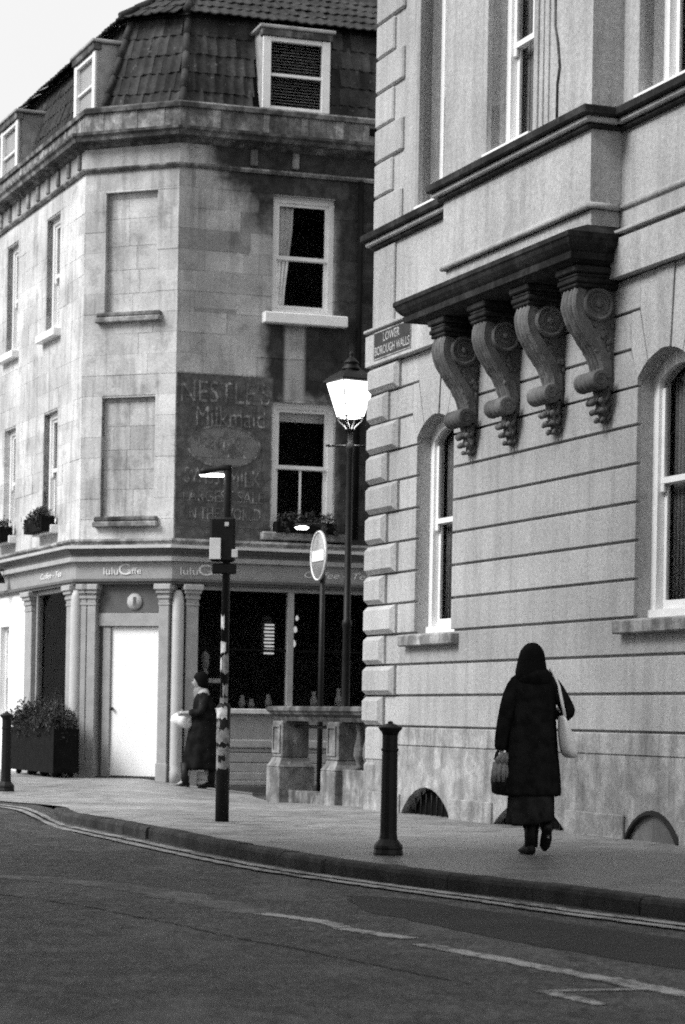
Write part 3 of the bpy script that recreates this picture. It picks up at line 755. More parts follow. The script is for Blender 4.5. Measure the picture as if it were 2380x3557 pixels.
# rest of the block: gable side, body, roof edge
box('side_wall', 0.03, .3, .35, 9, -.2, TOP, 'ashlar_up', SB, FR)
box('end_wall', END-.3, END-.001, .35, 9, -.2, TOP, 'ashlar_up', SB, FR)
box('rear_wall', .03, END, 9.0, 9.3, -.2, TOP, 'ashlar_up', SB, FR)
box('cornice', -.4, END+.3, -.75, 9.4, TOP, TOP+.3, 'soot2', SB, FR, .05)
box('parapet', -.05, END, -.35, 9.3, TOP+.3, TOP+1.2, 'ashlar_up', SB, FR)
# cable on the bay wall, cracks
tube('cable', [(5.42, bd-.012, 8.6), (5.43, bd-.012, 7.62), (5.50, bd-.015, 7.45), (5.55, bd-.015, 7.2), (5.5, bd-.012, 7.05), (5.5, bd-.012, 6.66)], .011, 'soot2', SB, FR, 6)

# street nameplate painted on the corner
NS = box('street_name_sign', .22, 1.32, -.098, -.0905, 5.175, 5.46, 'name_back', None, FR)
tag(NS, 'dark street name panel lettered LOWER BOROUGH WALLS on the stone corner below the bay', 'street sign')
def ns_child(o): o.location = (0, 0, 0); o.rotation_euler = (0, 0, 0); return o
for b in ((.205, 1.335, 5.16, 5.172), (.205, 1.335, 5.463, 5.475), (.205, .218, 5.172, 5.463), (1.322, 1.335, 5.172, 5.463)):
    ns_child(box('border', b[0], b[1], -.10, -.091, b[2], b[3], 'sillstone', NS, FR))
ns_child(text_obj('lettering', 'LOWER', .50, 1.0, 5.345, 5.445, -.0985, 'name_text', NS, FR))
ns_child(text_obj('lettering', 'BOROUGH WALLS', .245, 1.295, 5.205, 5.305, -.0985, 'name_text', NS, FR))

# ------------------------------------------------------------------ the corner cafe building
CB = empty('cafe_building', FB.o, 'corner stone building with canted corner, tiled mansard roof and grey cafe shopfront', 'building')
LA, LB, LC = 9.0, 1.60, 6.5      # lengths of the left, canted and right faces
def offc(d):
    """corner points A|B and B|C at outward offset -d (d>0 = into the building), world xy"""
    def line(f, dd): return f.world(0, dd, 0), Vector((math.cos(f.ang), math.sin(f.ang)))
    def isect(f1, f2):
        p, u = line(f1, d); q, v = line(f2, d); w = Vector((q.x-p.x, q.y-p.y)); den = u.x*v.y-u.y*v.x
        t = (w.x*v.y-w.y*v.x)/den; return Vector((p.x+u.x*t, p.y+u.y*t))
    return isect(FA, FB), isect(FB, FC)
def loc(fr, p):   # world xy -> along-wall coordinate
    return (p.x-fr.o.x)*math.cos(fr.ang)+(p.y-fr.o.y)*math.sin(fr.ang)
def ends(fr, d):
    """span (a0,a1) of a face at depth d, mitred at the cants"""
    c1, c2 = offc(d)
    if fr is FA: return -LA, loc(FA, c1)
    if fr is FB: return loc(FB, c1), loc(FB, c2)
    return loc(FC, c2), LC
FACES = ((FA, 'cafe_a'), (FB, 'cafe_b'), (FC, 'cafe_c'))
def ring_band(name, prof, mat, faces=(FA, FB, FC), parent=None):
    """moulding running round the three faces; prof = [(d, z)...] closed outline, mitred at corners; one piece per face"""
    out = []
    for fr in faces:
        bm = bmesh.new()
        L = [bm.verts.new((ends(fr, d)[0]+(0 if fr is not FA else 0), d, z)) for d, z in prof]; Rr = [bm.verts.new((ends(fr, d)[1], d, z)) for d, z in prof]; n = len(prof)
        bm.faces.new(L); bm.faces.new(Rr[::-1])
        for i in range(n): bm.faces.new((L[i], Rr[i], Rr[(i+1) % n], L[(i+1) % n]))
        out.append(from_bm(name, bm, mat, parent or CB, fr))
    return out
# openings: (a0,a1,z0,z1)
OPA = [(-2.24, -1.43, 7.14, 8.99), (-4.84, -4.08, 7.14, 8.99), (-7.4, -6.6, 7.14, 8.99), (-2.24, -1.39, 4.02, 5.86), (-4.83, -4.05, 4.02, 5.86), (-7.4, -6.6, 4.02, 5.86)]
OPB = [(.36, 1.235, 7.15, 8.98), (.345, 1.255, 4.05, 5.86)]
OPC = [(1.48, 2.48, 7.20, 9.0), (1.53, 2.53, 3.86, 5.85), (4.3, 5.2, 7.2, 9.0), (4.3, 5.2, 3.9, 5.85)]
CH = [3.70]+[3.70+.3125*i for i in range(1, 18)]+[9.33]
def ashlar(fr, mat, ops, seed):
    rnd = random.Random(seed)
    for ci, (z0, z1) in enumerate(zip(CH, CH[1:])):
        if z1-z0 < .1: continue
        cuts = sorted({z0, z1}|{z for o in ops for z in (o[2], o[3]) if z0+.03 < z < z1-.03})
        e0, e1 = ends(fr, 0); a = e0; ends_ = [e0]; off = rnd.uniform(.2, .6)
        a = e0+off*(.9 if ci % 2 else 1.3)
        while a < e1-.25:
            if a > e0+.2: ends_.append(a)
            a += rnd.uniform(.55, .95)
        ends_.append(e1)
        for y0, y1 in zip(cuts, cuts[1:]):
            for b0, b1 in zip(ends_, ends_[1:]):
                segs = [(b0, b1)]
                for o in ops:
                    if o[2] < y1-.02 and o[3] > y0+.02:
                        ns = []
                        for p, q in segs:
                            if o[1] <= p or o[0] >= q: ns.append((p, q)); continue
                            if o[0]-p > .02: ns.append((p, o[0]))
                            if q-o[1] > .02: ns.append((o[1], q))
                        segs = ns
                for p, q in segs:
                    gl = 0.0 if (p == e0 or any(abs(p-o[1]) < 1e-6 for o in ops)) else .0012
                    gr = 0.0 if (q == e1 or any(abs(q-o[0]) < 1e-6 for o in ops)) else .0012
                    pr = rnd.uniform(-.004, .004)
                    m0 = ends(fr, .22)[0] if p == e0 and fr is not FA else p+gl; m1 = ends(fr, .22)[1] if q == e1 and fr is not FC else q-gr
                    bm = bmesh.new()
                    vv = [bm.verts.new(c) for c in ((p+gl, pr, y0+.0012), (q-gr, pr, y0+.0012), (q-gr, pr, y1-.0012), (p+gl, pr, y1-.0012), (m0, .22, y0+.0012), (m1, .22, y0+.0012), (m1, .22, y1-.0012), (m0, .22, y1-.0012))]
                    for f in ((0, 1, 2, 3), (5, 4, 7, 6), (0, 4, 5, 1), (3, 2, 6, 7), (1, 5, 6, 2), (0, 3, 7, 4)): bm.faces.new([vv[i] for i in f])
                    from_bm('ashlar_block', bm, mat, CB, fr)
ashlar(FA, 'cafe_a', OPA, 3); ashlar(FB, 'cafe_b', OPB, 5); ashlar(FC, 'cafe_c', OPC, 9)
# mortar core just behind the joints, cut round the openings
def core(fr, ops, z0, z1, d0, d1, mat, cols):
    e0, e1 = ends(fr, d0); bm = bmesh.new(); xs_ = [e0]+cols+[e1]
    for a0, a1 in zip(xs_, xs_[1:]):
        oo = sorted([o for o in ops if o[0] <= a0+.01 and o[1] >= a1-.01], key=lambda o: o[2]); z = z0
        for o in oo: bm_box(bm, a0, a1, d0, d1, z, o[2]); z = o[3]
        bm_box(bm, a0, a1, d0, d1, z, z1)
    return from_bm('wall_core', bm, mat, CB, fr)
def cols(ops): return sorted({x for o in ops for x in (o[0], o[1])})
def norm(ops, w=.13):
    return ops
core(FB, [(.345, 1.255, 7.15, 8.98), (.345, 1.255, 4.05, 5.86)], 3.7, 9.3, .012, .2, 'mortar', [.345, 1.255])
core(FC, [(1.48, 2.53, 7.2, 9.0), (1.48, 2.53, 3.86, 5.85), (4.3, 5.2, 7.2, 9.0), (4.3, 5.2, 3.9, 5.85)], 3.7, 9.3, .012, .2, 'mortar', [1.48, 2.53, 4.3, 5.2])
core(FA, [(-2.24, -1.39, 7.14, 8.99), (-2.24, -1.39, 4.02, 5.86), (-4.84, -4.05, 7.14, 8.99), (-4.84, -4.05, 4.02, 5.86), (-7.4, -6.6, 7.14, 8.99), (-7.4, -6.6, 4.02, 5.86)], 3.7, 9.3, .012, .2, 'mortar', [-7.4, -6.6, -4.84, -4.05, -2.24, -1.39])
# blocked windows of the canted corner
for a0, a1, z0, z1 in OPB:
    zz = [z0]
    while zz[-1] < z1-.35: zz.append(zz[-1]+random.choice((.30, .36, .42)))
    zz.append(z1)
    for y0, y1 in zip(zz, zz[1:]):
        xm = random.uniform(a0+.3, a1-.3); 
        for p, q in ((a0, xm), (xm, a1)): box('infill_block', p+.003, q-.003, .09, .23, y0+.003, y1-.003, 'cafe_b', CB, FB)
    box('infill_core', a0-.02, a1+.02, .10, .3, z0, z1, 'mortar', CB, FB)
for (a0, a1, z0, z1) in ((.24, 1.345, 6.99, 7.149), (.255, 1.345, 3.885, 4.049)):
    box('sill', a0, a1, -.10, .2, z0, z0+.085, 'sillstone', CB, FB, .015); box('sill', a0+.01, a1-.01, -.075, .2, z0+.0855, z1, 'soot2', CB, FB, .02)
# sash windows
for k, (a0, a1, z0, z1) in enumerate(OPA):
    wa_ = sash_window(CB, FA, a0, a1, z0, z1, .10, 0, None, .09, .05, room=.7)
    box('blind', a0+.08, a1-.08, .205, .21, z0+.1+.25*(k % 2), z1-.06, 'white', wa_, FA)
    box('sill', a0-.16, a1+.14, -.13, .1, z0-.13, z0-.001, 'white', CB, FA, .012)
w = sash_window(CB, FC, 1.48, 2.48, 7.20, 9.0, .10, 0, 8.07, .085, .05, room=1.2, horns=False)
bm = bmesh.new()
for i in range(7):
    t = i/6; pts = [(1.585+.042*i*(1-.55*sstep(8.9, 7.2, z)), .200+.016*(i % 2), z) for z in (8.93, 8.5, 8.0, 7.6, 7.3)]; bm_tube(bm, pts, .028, 6)
from_bm('curtain', bm, 'curtain', w, FC, True)
box('sill', 1.33, 2.66, -.15, .12, 7.03, 7.199, 'white', CB, FC, .014)
w = sash_window(CB, FC, 1.53, 2.53, 3.86, 5.85, .10, 0, 4.87, .085, .05, bars_lo=1, room=1.2, horns=False)
box('roller_blind', 1.60, 2.46, .21, .22, 5.58, 5.78, 'curtain', w, FC)
box('sill', 1.36, 2.70, -.14, .12, 3.735, 3.859, 'sillstone', CB, FC, .014)
for a0, a1, z0, z1 in OPC[2:]: sash_window(CB, FC, a0, a1, z0, z1, .1, room=.8)
# architrave, frieze, cornice, parapet, coping
ring_band('architrave', [(-.035, 9.30), (-.06, 9.335), (-.06, 9.36), (-.0, 9.375), (.2, 9.375), (.2, 9.30)], 'parapet')
ring_band('frieze', [(.0, 9.376), (.0, 9.66), (.2, 9.66), (.2, 9.376)], 'cafe_b', (FA, FB)); ring_band('frieze', [(.0, 9.376), (.0, 9.66), (.2, 9.66), (.2, 9.376)], 'cafe_c', (FC,))
ring_band('cornice', [(-.0, 9.661), (-.06, 9.70), (-.07, 9.735), (-.20, 9.745), (-.215, 9.80), (-.25, 9.83), (-.255, 9.87), (.2, 9.90), (.2, 9.661)], 'soot2')
ring_band('parapet_wall', [(-.01, 9.901), (-.01, 10.205), (.2, 10.205), (.2, 9.901)], 'parapet')
ring_band('coping', [(-.05, 10.206), (-.06, 10.27), (-.02, 10.30), (.25, 10.30), (.25, 10.206)], 'soot2')
for fr, L_ in ((FA, [-x*.62-.35 for x in range(13)]), (FC, [1.1, 1.76, 3.2, 3.9])):       # modillion blocks / stubs under the cornice
    for x in L_: box('cornice_block', x, x+.11, -.05, .02, 9.40, 9.655, 'parapet', CB, fr, .02)
for fr, L_ in ((FA, [-7, -5.4, -4, -2.6, -1.2]), (FB, [.22, .75, 1.2]), (FC, [.5, 1.3, 1.9, 2.45, 2.9, 3.6])):   # parapet joints: paler upright stones
    for x in L_: box('parapet_stone', x, x+random.uniform(.08, .14), -.018, .0, 9.905, 10.20, 'sillstone', CB, fr, .004)
# downpipe on the right face
tube('downpipe', [(2.86, -.06, 9.3), (2.86, -.06, 3.8)], .045, 'blackmatt', CB, FC, 10)
box('vent_grate', 3.0, 3.25, -.02, 0, 10.03, 10.14, 'vent_dark', CB, FC)
# mansard roof: carcass
D0, Z0, D1, Z1 = .30, 10.24, .80, 11.80; D2, Z2 = 2.3, 12.95
def slope_face(name, d0, z0, d1, z1, mat, off=.03):
    for fr in (FA, FB, FC):
        a0, a1 = ends(fr, d0); b0, b1 = ends(fr, d1)
        mesh(name, [(a0, d0+off, z0), (a1, d0+off, z0), (b1, d1+off, z1), (b0, d1+off, z1)], [(0, 1, 2, 3)], mat, CB, fr)
slope_face('roof_deck', D0, Z0, D1, Z1+.1, 'soot', .05); slope_face('roof_deck', D1-.12, Z1+.0, D2, Z2, 'soot', .0)
# pantiles
def tile_mesh(name, w, h, roll=.020, th=.010):
    prof = []
    N = 9
    for i in range(N):
        u = i/(N-1); prof.append((u*w, roll*(math.cos(u*2*math.pi*.9+.4)*.5+.5)))
    vs = []; fs = []
    for k, (t, lift) in enumerate(((0, .018), (1, 0.))):
        for x, y in prof: vs.append((x-w/2, -(y+lift), t*h))
    for x, y in prof: vs.append((x-w/2, -(y+.018)+th+.008, 0))
    for i in range(N-1): fs.append((i, i+1, N+i+1, N+i)); fs.append((2*N+i, 2*N+i+1, i+1, i))
    fs.append(tuple([0]+[N]+[2*N])); me = bpy.data.meshes.new(name); me.from_pydata(vs, [], fs); me.materials.append(M['tile']); me.update()
    for p in me.polygons: p.use_smooth = False
    return me
TW = .155
def tiles(fr, d0, z0, d1, z1, rows, holes=(), rngx=None, tag_stuff=False, h_over=1.16):
    ln = math.hypot(d1-d0, z1-z0); rh = ln/rows; me = tile_mesh('tile', TW*1.06, rh*h_over); tilt = math.atan2(d1-d0, z1-z0)
    bm = bmesh.new() if tag_stuff else None
    for r in range(rows):
        t = r/rows; d = d0+(d1-d0)*t; z = z0+(z1-z0)*t; tm = (r+.5)/rows; dm = d0+(d1-d0)*tm; zm = z0+(z1-z0)*tm
        a0, a1 = ends(fr, dm)
        n = int((a1-a0)/TW)+1; x = a0+TW*.5 if fr is not FA else a1-TW*.5
        for k in range(n+1):
            xx = x+k*TW if fr is not FA else x-k*TW
            if xx > a1-.05 or xx < a0+.05: continue
            if any(h[0] < xx < h[1] and h[2] < zm < h[3] for h in holes): continue
            if rngx and not (rngx[0] < xx < rngx[1]): continue
            jx, jz = random.uniform(-.006, .006), random.uniform(-.012, .012)
            if tag_stuff:
                mm = Matrix.Translation((xx, d, z+jz)) @ Matrix.Rotation(-tilt, 4, 'X'); b2 = bmesh.new(); b2.from_mesh(me); bmesh.ops.transform(b2, matrix=mm, verts=b2.verts)
                tmp = bpy.data.meshes.new('tmp'); b2.to_mesh(tmp); b2.free(); bm.from_mesh(tmp); bpy.data.meshes.remove(tmp)
            else:
                o = bpy.data.objects.new('tile', me); COL.objects.link(o); o.parent = CB
                wp = fr.world(xx+jx, d, z+jz)-CB.location; o.location = wp
                o.rotation_euler = (Matrix.Rotation(fr.ang+random.uniform(-.012, .012), 4, 'Z') @ Matrix.Rotation(-tilt+random.uniform(-.015, .015), 4, 'X')).to_euler()
    if tag_stuff:
        o = from_bm('roof_tiles', bm, None, CB, fr); o.data.materials.append(M['tile']); o['kind'] = 'stuff'
DH = (1.27, 2.46, 10.2, 11.55)
tiles(FC, D0, Z0, D1, Z1, 5, [DH], (-2, 4.0)); tiles(FB, D0, Z0, D1, Z1, 5)
tiles(FA, D0, Z0, D1, Z1, 5, [(-1.62, -.25, 10.2, 11.5), (-6.5, -5.0, 10.2, 11.5)], None, True)
tiles(FC, D1-.22, Z1+.02, D2-.3, Z2-.23, 5, (), (-2, 4.6), True); tiles(FB, D1-.22, Z1+.02, D2-.3, Z2-.23, 5, (), None, True); tiles(FA, D1-.22, Z1+.02, D2-.3, Z2-.23, 5, (), None, True)
# hip tiles
def hip(which, d0, z0, d1, z1, n):
    for i in range(n):
        t0, t1 = i/n, (i+1.18)/n
        p0 = offc(d0+(d1-d0)*t0)[which]; p1 = offc(d0+(d1-d0)*t1)[which]
        q0 = Vector((p0.x, p0.y, z0+(z1-z0)*t0+.0))-CB.location; q1 = Vector((p1.x, p1.y, z0+(z1-z0)*t1))-CB.location
        bm = bmesh.new(); bm_tube(bm, [q0, q1], [.062, .05], 8); from_bm('hip_tile', bm, 'tile', CB, None, True)
for wh in (0, 1): hip(wh, D0-.02, Z0+.05, D1-.02, Z1, 5); hip(wh, D1-.22, Z1+.05, D2, Z2, 6)
# dormer on the right face
def dormer(fr, a0, a1, z0, z1, dface, blind):
    dep = .75; cheeks = []
    for x0, x1 in ((a0-.0, a0+.05), (a1-.05, a1)):
        bm = bmesh.new(); bm_prism_side(bm, x0, x1, [(dface+.03, z0), (dface+.03, z1-.02), (dface+dep, z1+.02), (dface+.12, z0)]); cheeks.append(bm)
    dm = from_bm('dormer', cheeks[0], 'lead', CB, fr); from_bm('dormer_cheek', cheeks[1], 'lead', dm, fr)
    box('dormer_roof', a0-.07, a1+.07, dface-.06, dface+dep+.2, z1-.0, z1+.055, 'lead', dm, fr, .012)
    box('dormer_head', a0-.03, a1+.03, dface-.03, dface+.1, z1-.11, z1-.001, 'soot2', dm, fr, .008)
    fw = .13; zt = z1-.112
    boxes('dormer_frame', [(a0, a0+fw, dface, dface+.1, z0, zt), (a1-fw, a1, dface, dface+.1, z0, zt), (a0+fw, a1-fw, dface+.01, dface+.1, zt-.07, zt), (a0+fw, a1-fw, dface+.02, dface+.1, z0, z0+.05), (a0+fw, a1-fw, dface+.03, dface+.09, z0+(zt-z0)*.46, z0+(zt-z0)*.46+.045)], 'white', dm, fr, .006)
    box('pane', a0+fw-.01, a1-fw+.01, dface+.06, dface+.064, z0+.04, zt-.06, 'glass', dm, fr)
    box('dormer_back', a0+.051, a1-.051, dface+.3, dface+.32, z0, z1-.01, 'interior', dm, fr)
    if blind:
        z = z0+.07
        while z < zt-.1: mesh('blind_slat', [(a0+fw, dface+.10, z), (a1-fw, dface+.10, z), (a1-fw, dface+.132, z+.022), (a0+fw, dface+.132, z+.022)], [(0, 1, 2, 3)], 'blind', dm, fr); z += .046
    else: box('blind', a0+fw, a1-fw, dface+.075, dface+.08, z0+.08, zt-.06, 'white', dm, fr)
    return dm
def bm_prism_side(bm, x0, x1, poly):
    f = [bm.verts.new((x0, d, z)) for d, z in poly]; b = [bm.verts.new((x1, d, z)) for d, z in poly]; n = len(poly)
    bm.faces.new(f); bm.faces.new(b[::-1])
    for i in range(n): bm.faces.new((f[i], b[i], b[(i+1) % n], f[(i+1) % n]))
dormer(FC, 1.33, 2.41, 10.36, 11.58, .20, True)
dormer(FA, -1.50, -.34, 10.36, 11.42, .20, False); dormer(FA, -6.3, -5.12, 10.36, 11.42, .20, False)
# inner block so the building is closed
def poly_prism(name, ds, z0, z1, mat):
    c1, c2 = offc(ds); far_a = FA.world(-LA, ds, 0); far_c = FC.world(LC, ds, 0); back = Vector((far_a.x+far_c.x-c1.x+3, far_a.y+4, 0))
    P = [far_a, c1, c2, far_c, Vector((far_c.x-1, far_c.y+8, 0)), Vector((far_a.x+6, far_a.y+6, 0))]
    bm = bmesh.new(); lo = [bm.verts.new((p.x-CB.location.x, p.y-CB.location.y, z0)) for p in P]; hi = [bm.verts.new((p.x-CB.location.x, p.y-CB.location.y, z1)) for p in P]
    bm.faces.new(lo[::-1]); bm.faces.new(hi)
    for i in range(6): bm.faces.new((lo[i], lo[(i+1) % 6], hi[(i+1) % 6], hi[i]))
    return from_bm(name, bm, mat, CB)
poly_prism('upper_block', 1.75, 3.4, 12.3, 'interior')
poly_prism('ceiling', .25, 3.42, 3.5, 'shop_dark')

# ---- shopfront
ring_band('shop_cornice', [(.0, 3.69), (-.16, 3.70), (-.17, 3.665), (-.12, 3.63), (-.13, 3.60), (0, 3.60)], 'sillstone')
SF = FA
ring_band('shop_cornice', [(.0, 3.5995), (-.25, 3.598), (-.26, 3.55), (-.0, 3.545)], 'shop_mid')
ring_band('shop_cornice', [(.0, 3.5445), (-.20, 3.5445), (-.17, 3.50), (-.14, 3.47), (-.14, 3.43), (0, 3.43)], 'shop_dark')
ring_band('shop_cornice', [(.0, 3.4295), (-.16, 3.4295), (-.16, 3.36), (-.0, 3.355)], 'shop_mid')
ring_band('fascia', [(.05, 3.3545), (-.07, 3.3545), (-.055, 3.10), (.05, 3.10)], 'shop_grey')
ring_band('fascia_moulding', [(.05, 3.0995), (-.11, 3.0995), (-.11, 3.06), (-.07, 3.05), (-.07, 3.02), (.05, 3.02)], 'shop_dark')
text_obj('lettering', 'lulu', .46, .71, 3.165, 3.275, -.073, 'fascia_text', CB, FB)
text_obj('lettering', 'C', .72, .91, 3.16, 3.325, -.073, 'fascia_text', CB, FB)
text_obj('lettering', 'affe', .87, 1.10, 3.175, 3.265, -.074, 'fascia_text', CB, FB)
text_obj('lettering', 'lulu', .10, .37, 3.165, 3.275, -.073, 'fascia_text2', CB, FC)
text_obj('lettering', 'C', .38, .58, 3.16, 3.325, -.073, 'fascia_text2', CB, FC)
text_obj('lettering', 'affe', .54, .78, 3.175, 3.265, -.074, 'fascia_text2', CB, FC)
text_obj('lettering', 'Coffee - Tea - Sandwiches', 2.05, 4.3, 3.18, 3.28, -.073, 'fascia_text2', CB, FC, .3)
text_obj('lettering', 'Coffee - Tea', -2.0, -.75, 3.18, 3.27, -.073, 'fascia_text2', CB, FA, .3)
# corner columns (white, round) with grey pilasters beside them
def column(p, nm='column'):
    c = Vector((p.x, p.y, 0))-CB.location
    lathe(nm, [(.108, .0), (.108, .2), (.102, .22), (.098, .3), (.093, 2.72), (.08, 2.85), (.05, 2.93)], c, 'white_col', CB, None, 24)
column(FB.world(-.03, .0, 0)); column(FC.world(.097, .01, 0))
def pilaster(fr, a0, a1, cap=True, mat='shop_grey', z0=-.2):
    p = boxes('pilaster', [(a0, a1, -.05, .12, z0, 2.70), (a0-.012, a1+.012, -.065, .12, z0, .32)], mat, CB, fr, .006)
    L = [(a0-.01, a1+.01, -.06, .12, 2.701, 2.74), (a0-.02, a1+.02, -.075, .12, 2.80, 2.845), (a0-.035, a1+.035, -.10, .12, 2.88, 2.93), (a0-.0, a1+.0, -.055, .12, 2.741, 2.7995), (a0-.012, a1+.012, -.065, .12, 2.8455, 2.8795)]
    boxes('capital', L, mat, p, fr, .004)
    box('capital_top', a0-.06, a1+.06, -.13, .12, 2.931, 3.018, 'shop_mid', p, fr, .012)
    return p
pilaster(FB, .07, .165); pilaster(FB, .180, .325); pilaster(FB, 1.40, 1.565); pilaster(FC, .215, .40); pilaster(FA, -.50, -.16); pilaster(FA, -3.05, -2.62)
# door in the canted corner
dr = box('door', .535, 1.386, .10, .145, .11, 2.376, 'door', CB, FB, .004)
lathe('door_knob', [(.005, -.05), (.024, -.045), (.024, -.02), (.012, -.0)], (.0, .0, .0), 'black', dr, FB, 10)
dk = dr.children[0]; dk.data.transform(Matrix.Translation((.575, .095, 1.13)) @ Matrix.Rotation(R_(-90), 4, 'X'))
box('door_post', .40, .53, .06, .2, -.05, 2.376, 'shop_grey', CB, FB, .006); box('door_post', .333, .396, .10, .24, -.05, 3.0, 'shop_dark', CB, FB)
box('lintel', .33, 1.40, .03, .2, 2.385, 2.585, 'shop_grey', CB, FB, .006); box('transom_panel', .33, 1.40, .05, .2, 2.59, 3.05, 'shop_dark', CB, FB, .004)
box('threshold', .33, 1.45, -.02, .2, -.06, .10, 'kerb', CB, FB, .01); box('door_back', .3, 1.45, .2, .3, -.1, 3.1, 'interior', CB, FB)
nb = lathe('number_disc', [(.125, -.02), (.125, .0)], (0, 0, 0), 'white_col', CB, FB, 32); nb.data.transform(Matrix.Translation((.945, .048, 2.76)) @ Matrix.Rotation(R_(-90), 4, 'X'))
text_obj('number', '1', .92, .975, 2.70, 2.83, .026, 'shop_dark', nb, FB)
# shop window of the right face
def shopwin(fr, a0, a1, zb, mulls, zr=1.165):
    f = boxes('shop_window', [(a0, a0+.06, .02, .12, zr, 3.02), (a1-.06, a1, .02, .12, zr, 3.02), (a0, a1, .02, .12, 2.95, 3.019)]+[(m-.05, m+.05, .0, .12, zr, 2.95) for m in mulls], 'shop_grey', CB, fr, .006)
    xs_ = [a0]+mulls+[a1]
    for p, q in zip(xs_, xs_[1:]): box('pane', p+.05, q-.05, .06, .066, zr, 2.96, 'glass', f, fr)
    bm = bmesh.new(); bm_box(bm, a0, a1, .13, 2.6, .2, 3.02)
    for fc in list(bm.faces):
        if abs(fc.calc_center_median().y-.13) < 1e-4: bm.faces.remove(fc)
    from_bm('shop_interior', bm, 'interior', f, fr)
    return f
sw_ = shopwin(FC, .36, 5.6, 1.165, [1.87, 3.4])
box('transom_rail', .42, 5.5, .055, .075, 2.05, 2.075, 'blackmatt', sw_, FC)
sh_ = lathe('slat_backing', [(.03, 2.62), (.09, 2.60), (.10, 2.30), (.10, 2.02), (.085, 2.0)], (1.70, .75, 0), 'shop_dark', sw_, FC, 14)  # dark body behind the slats that imitate a reflection
for k in range(9): box('reflection_slat', 1.63+.006*(k % 3), 1.79, .62, .64, 2.02+k*.055, 2.045+k*.055, 'glow3', sw_, FC)  # glowing slats stand in for bright reflection streaks in the window glass
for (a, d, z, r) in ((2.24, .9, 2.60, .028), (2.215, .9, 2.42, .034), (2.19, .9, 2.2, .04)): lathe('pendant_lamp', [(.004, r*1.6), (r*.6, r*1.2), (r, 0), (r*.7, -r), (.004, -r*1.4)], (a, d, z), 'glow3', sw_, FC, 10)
for a, h in ((1.2, .2), (1.35, .15), (1.62, .22), (2.35, .28), (2.75, .34), (3.2, .24)): lathe('jar', [(.05, 0), (.06, h*.5), (.03, h*.8), (.035, h)], (a, .3, 1.17), 'shop_grey', sw_, FC, 10)
lathe('bust', [(.05, 0), (.05, .10), (.035, .13), (.06, .2), (.075, .28), (.06, .36), (.03, .40), (.005, .41)], (.62, .35, 1.62), 'shop_mid', sw_, FC, 14)
box('bust_shelf', .45, .85, .22, .5, 1.55, 1.615, 'white_dirty', sw_, FC, .006)
# stall riser
box('stall_riser', .355, 5.7, -.005, .12, .70, 1.085, 'shop_grey', CB, FC); box('window_sill', .355, 5.7, -.09, .12, 1.086, 1.164, 'white_dirty', CB, FC, .01)
box('riser_moulding', .355, 5.7, -.035, .12, .565, .699, 'shop_mid', CB, FC, .02)
for z0, z1, pr in ((.505, .5645, .012), (.35, .50, .02), (.205, .345, .028), (.08, .2, .035), (.005, .075, .05), (-.35, .0, .06)): box('riser_board', .355, 5.7, -pr, .12, z0, z1-.006, 'shop_dark' if z0 < .0 else 'shop_grey', CB, FC, .008)
# left shop window
sl = shopwin(FA, -2.58, -.64, 1.0, [], .85)
box('stall_riser', -2.62, -.62, .0, .12, -.1, .85, 'shop_dark', CB, FA)
# white rendered ground floor further left, with its own window
core_w = boxes('white_wall', [(-9, -4.75, -.03, .2, -.2, 3.6), (-4.15, -3.06, -.03, .2, -.2, 3.6), (-4.75, -4.15, -.03, .2, 2.5, 3.6), (-4.75, -4.15, -.03, .2, -.2, .95)], 'render_white', CB, FA)
sash_window(CB, FA, -4.75, -4.15, .95, 2.5, .06, room=.6)
# painted advertisement lettering, badly worn, on the right face
text_obj('ghost_lettering', "NESTLE'S", .08, 1.47, 5.78, 6.12, -.0045, 'ghost', CB, FC)
text_obj('ghost_lettering', 'Milkmaid', .32, 1.40, 5.43, 5.72, -.0045, 'ghost', CB, FC)
text_obj('ghost_lettering', 'RICH', .30, .62, 5.10, 5.25, -.0045, 'ghost', CB, FC); text_obj('ghost_lettering', 'Milk', .56, 1.12, 4.96, 5.28, -.0045, 'ghost', CB, FC)
text_obj('ghost_lettering', 'SWISS', .16, .70, 4.55, 4.80, -.0045, 'ghost', CB, FC); text_obj('ghost_lettering', 'MILK', .85, 1.36, 4.52, 4.78, -.0045, 'ghost', CB, FC)
text_obj('ghost_lettering', 'LARGEST SALE', .14, 1.40, 4.28, 4.46, -.0045, 'ghost', CB, FC); text_obj('ghost_lettering', 'IN THE WORLD', .2, 1.36, 4.02, 4.2, -.0045, 'ghost', CB, FC)
bm = bmesh.new(); N = 48
for k in range(N):
    t0, t1 = 2*math.pi*k/N, 2*math.pi*(k+1)/N; P = lambda t, r: (.765+(.55+r)*math.cos(t), 5.13+(.30+r)*math.sin(t))
    bm_prism(bm, [P(t0, 0), P(t1, 0), P(t1, .025), P(t0, .025)], -.0075, -.0045)
from_bm('ghost_lettering', bm, 'ghost', CB, FC)

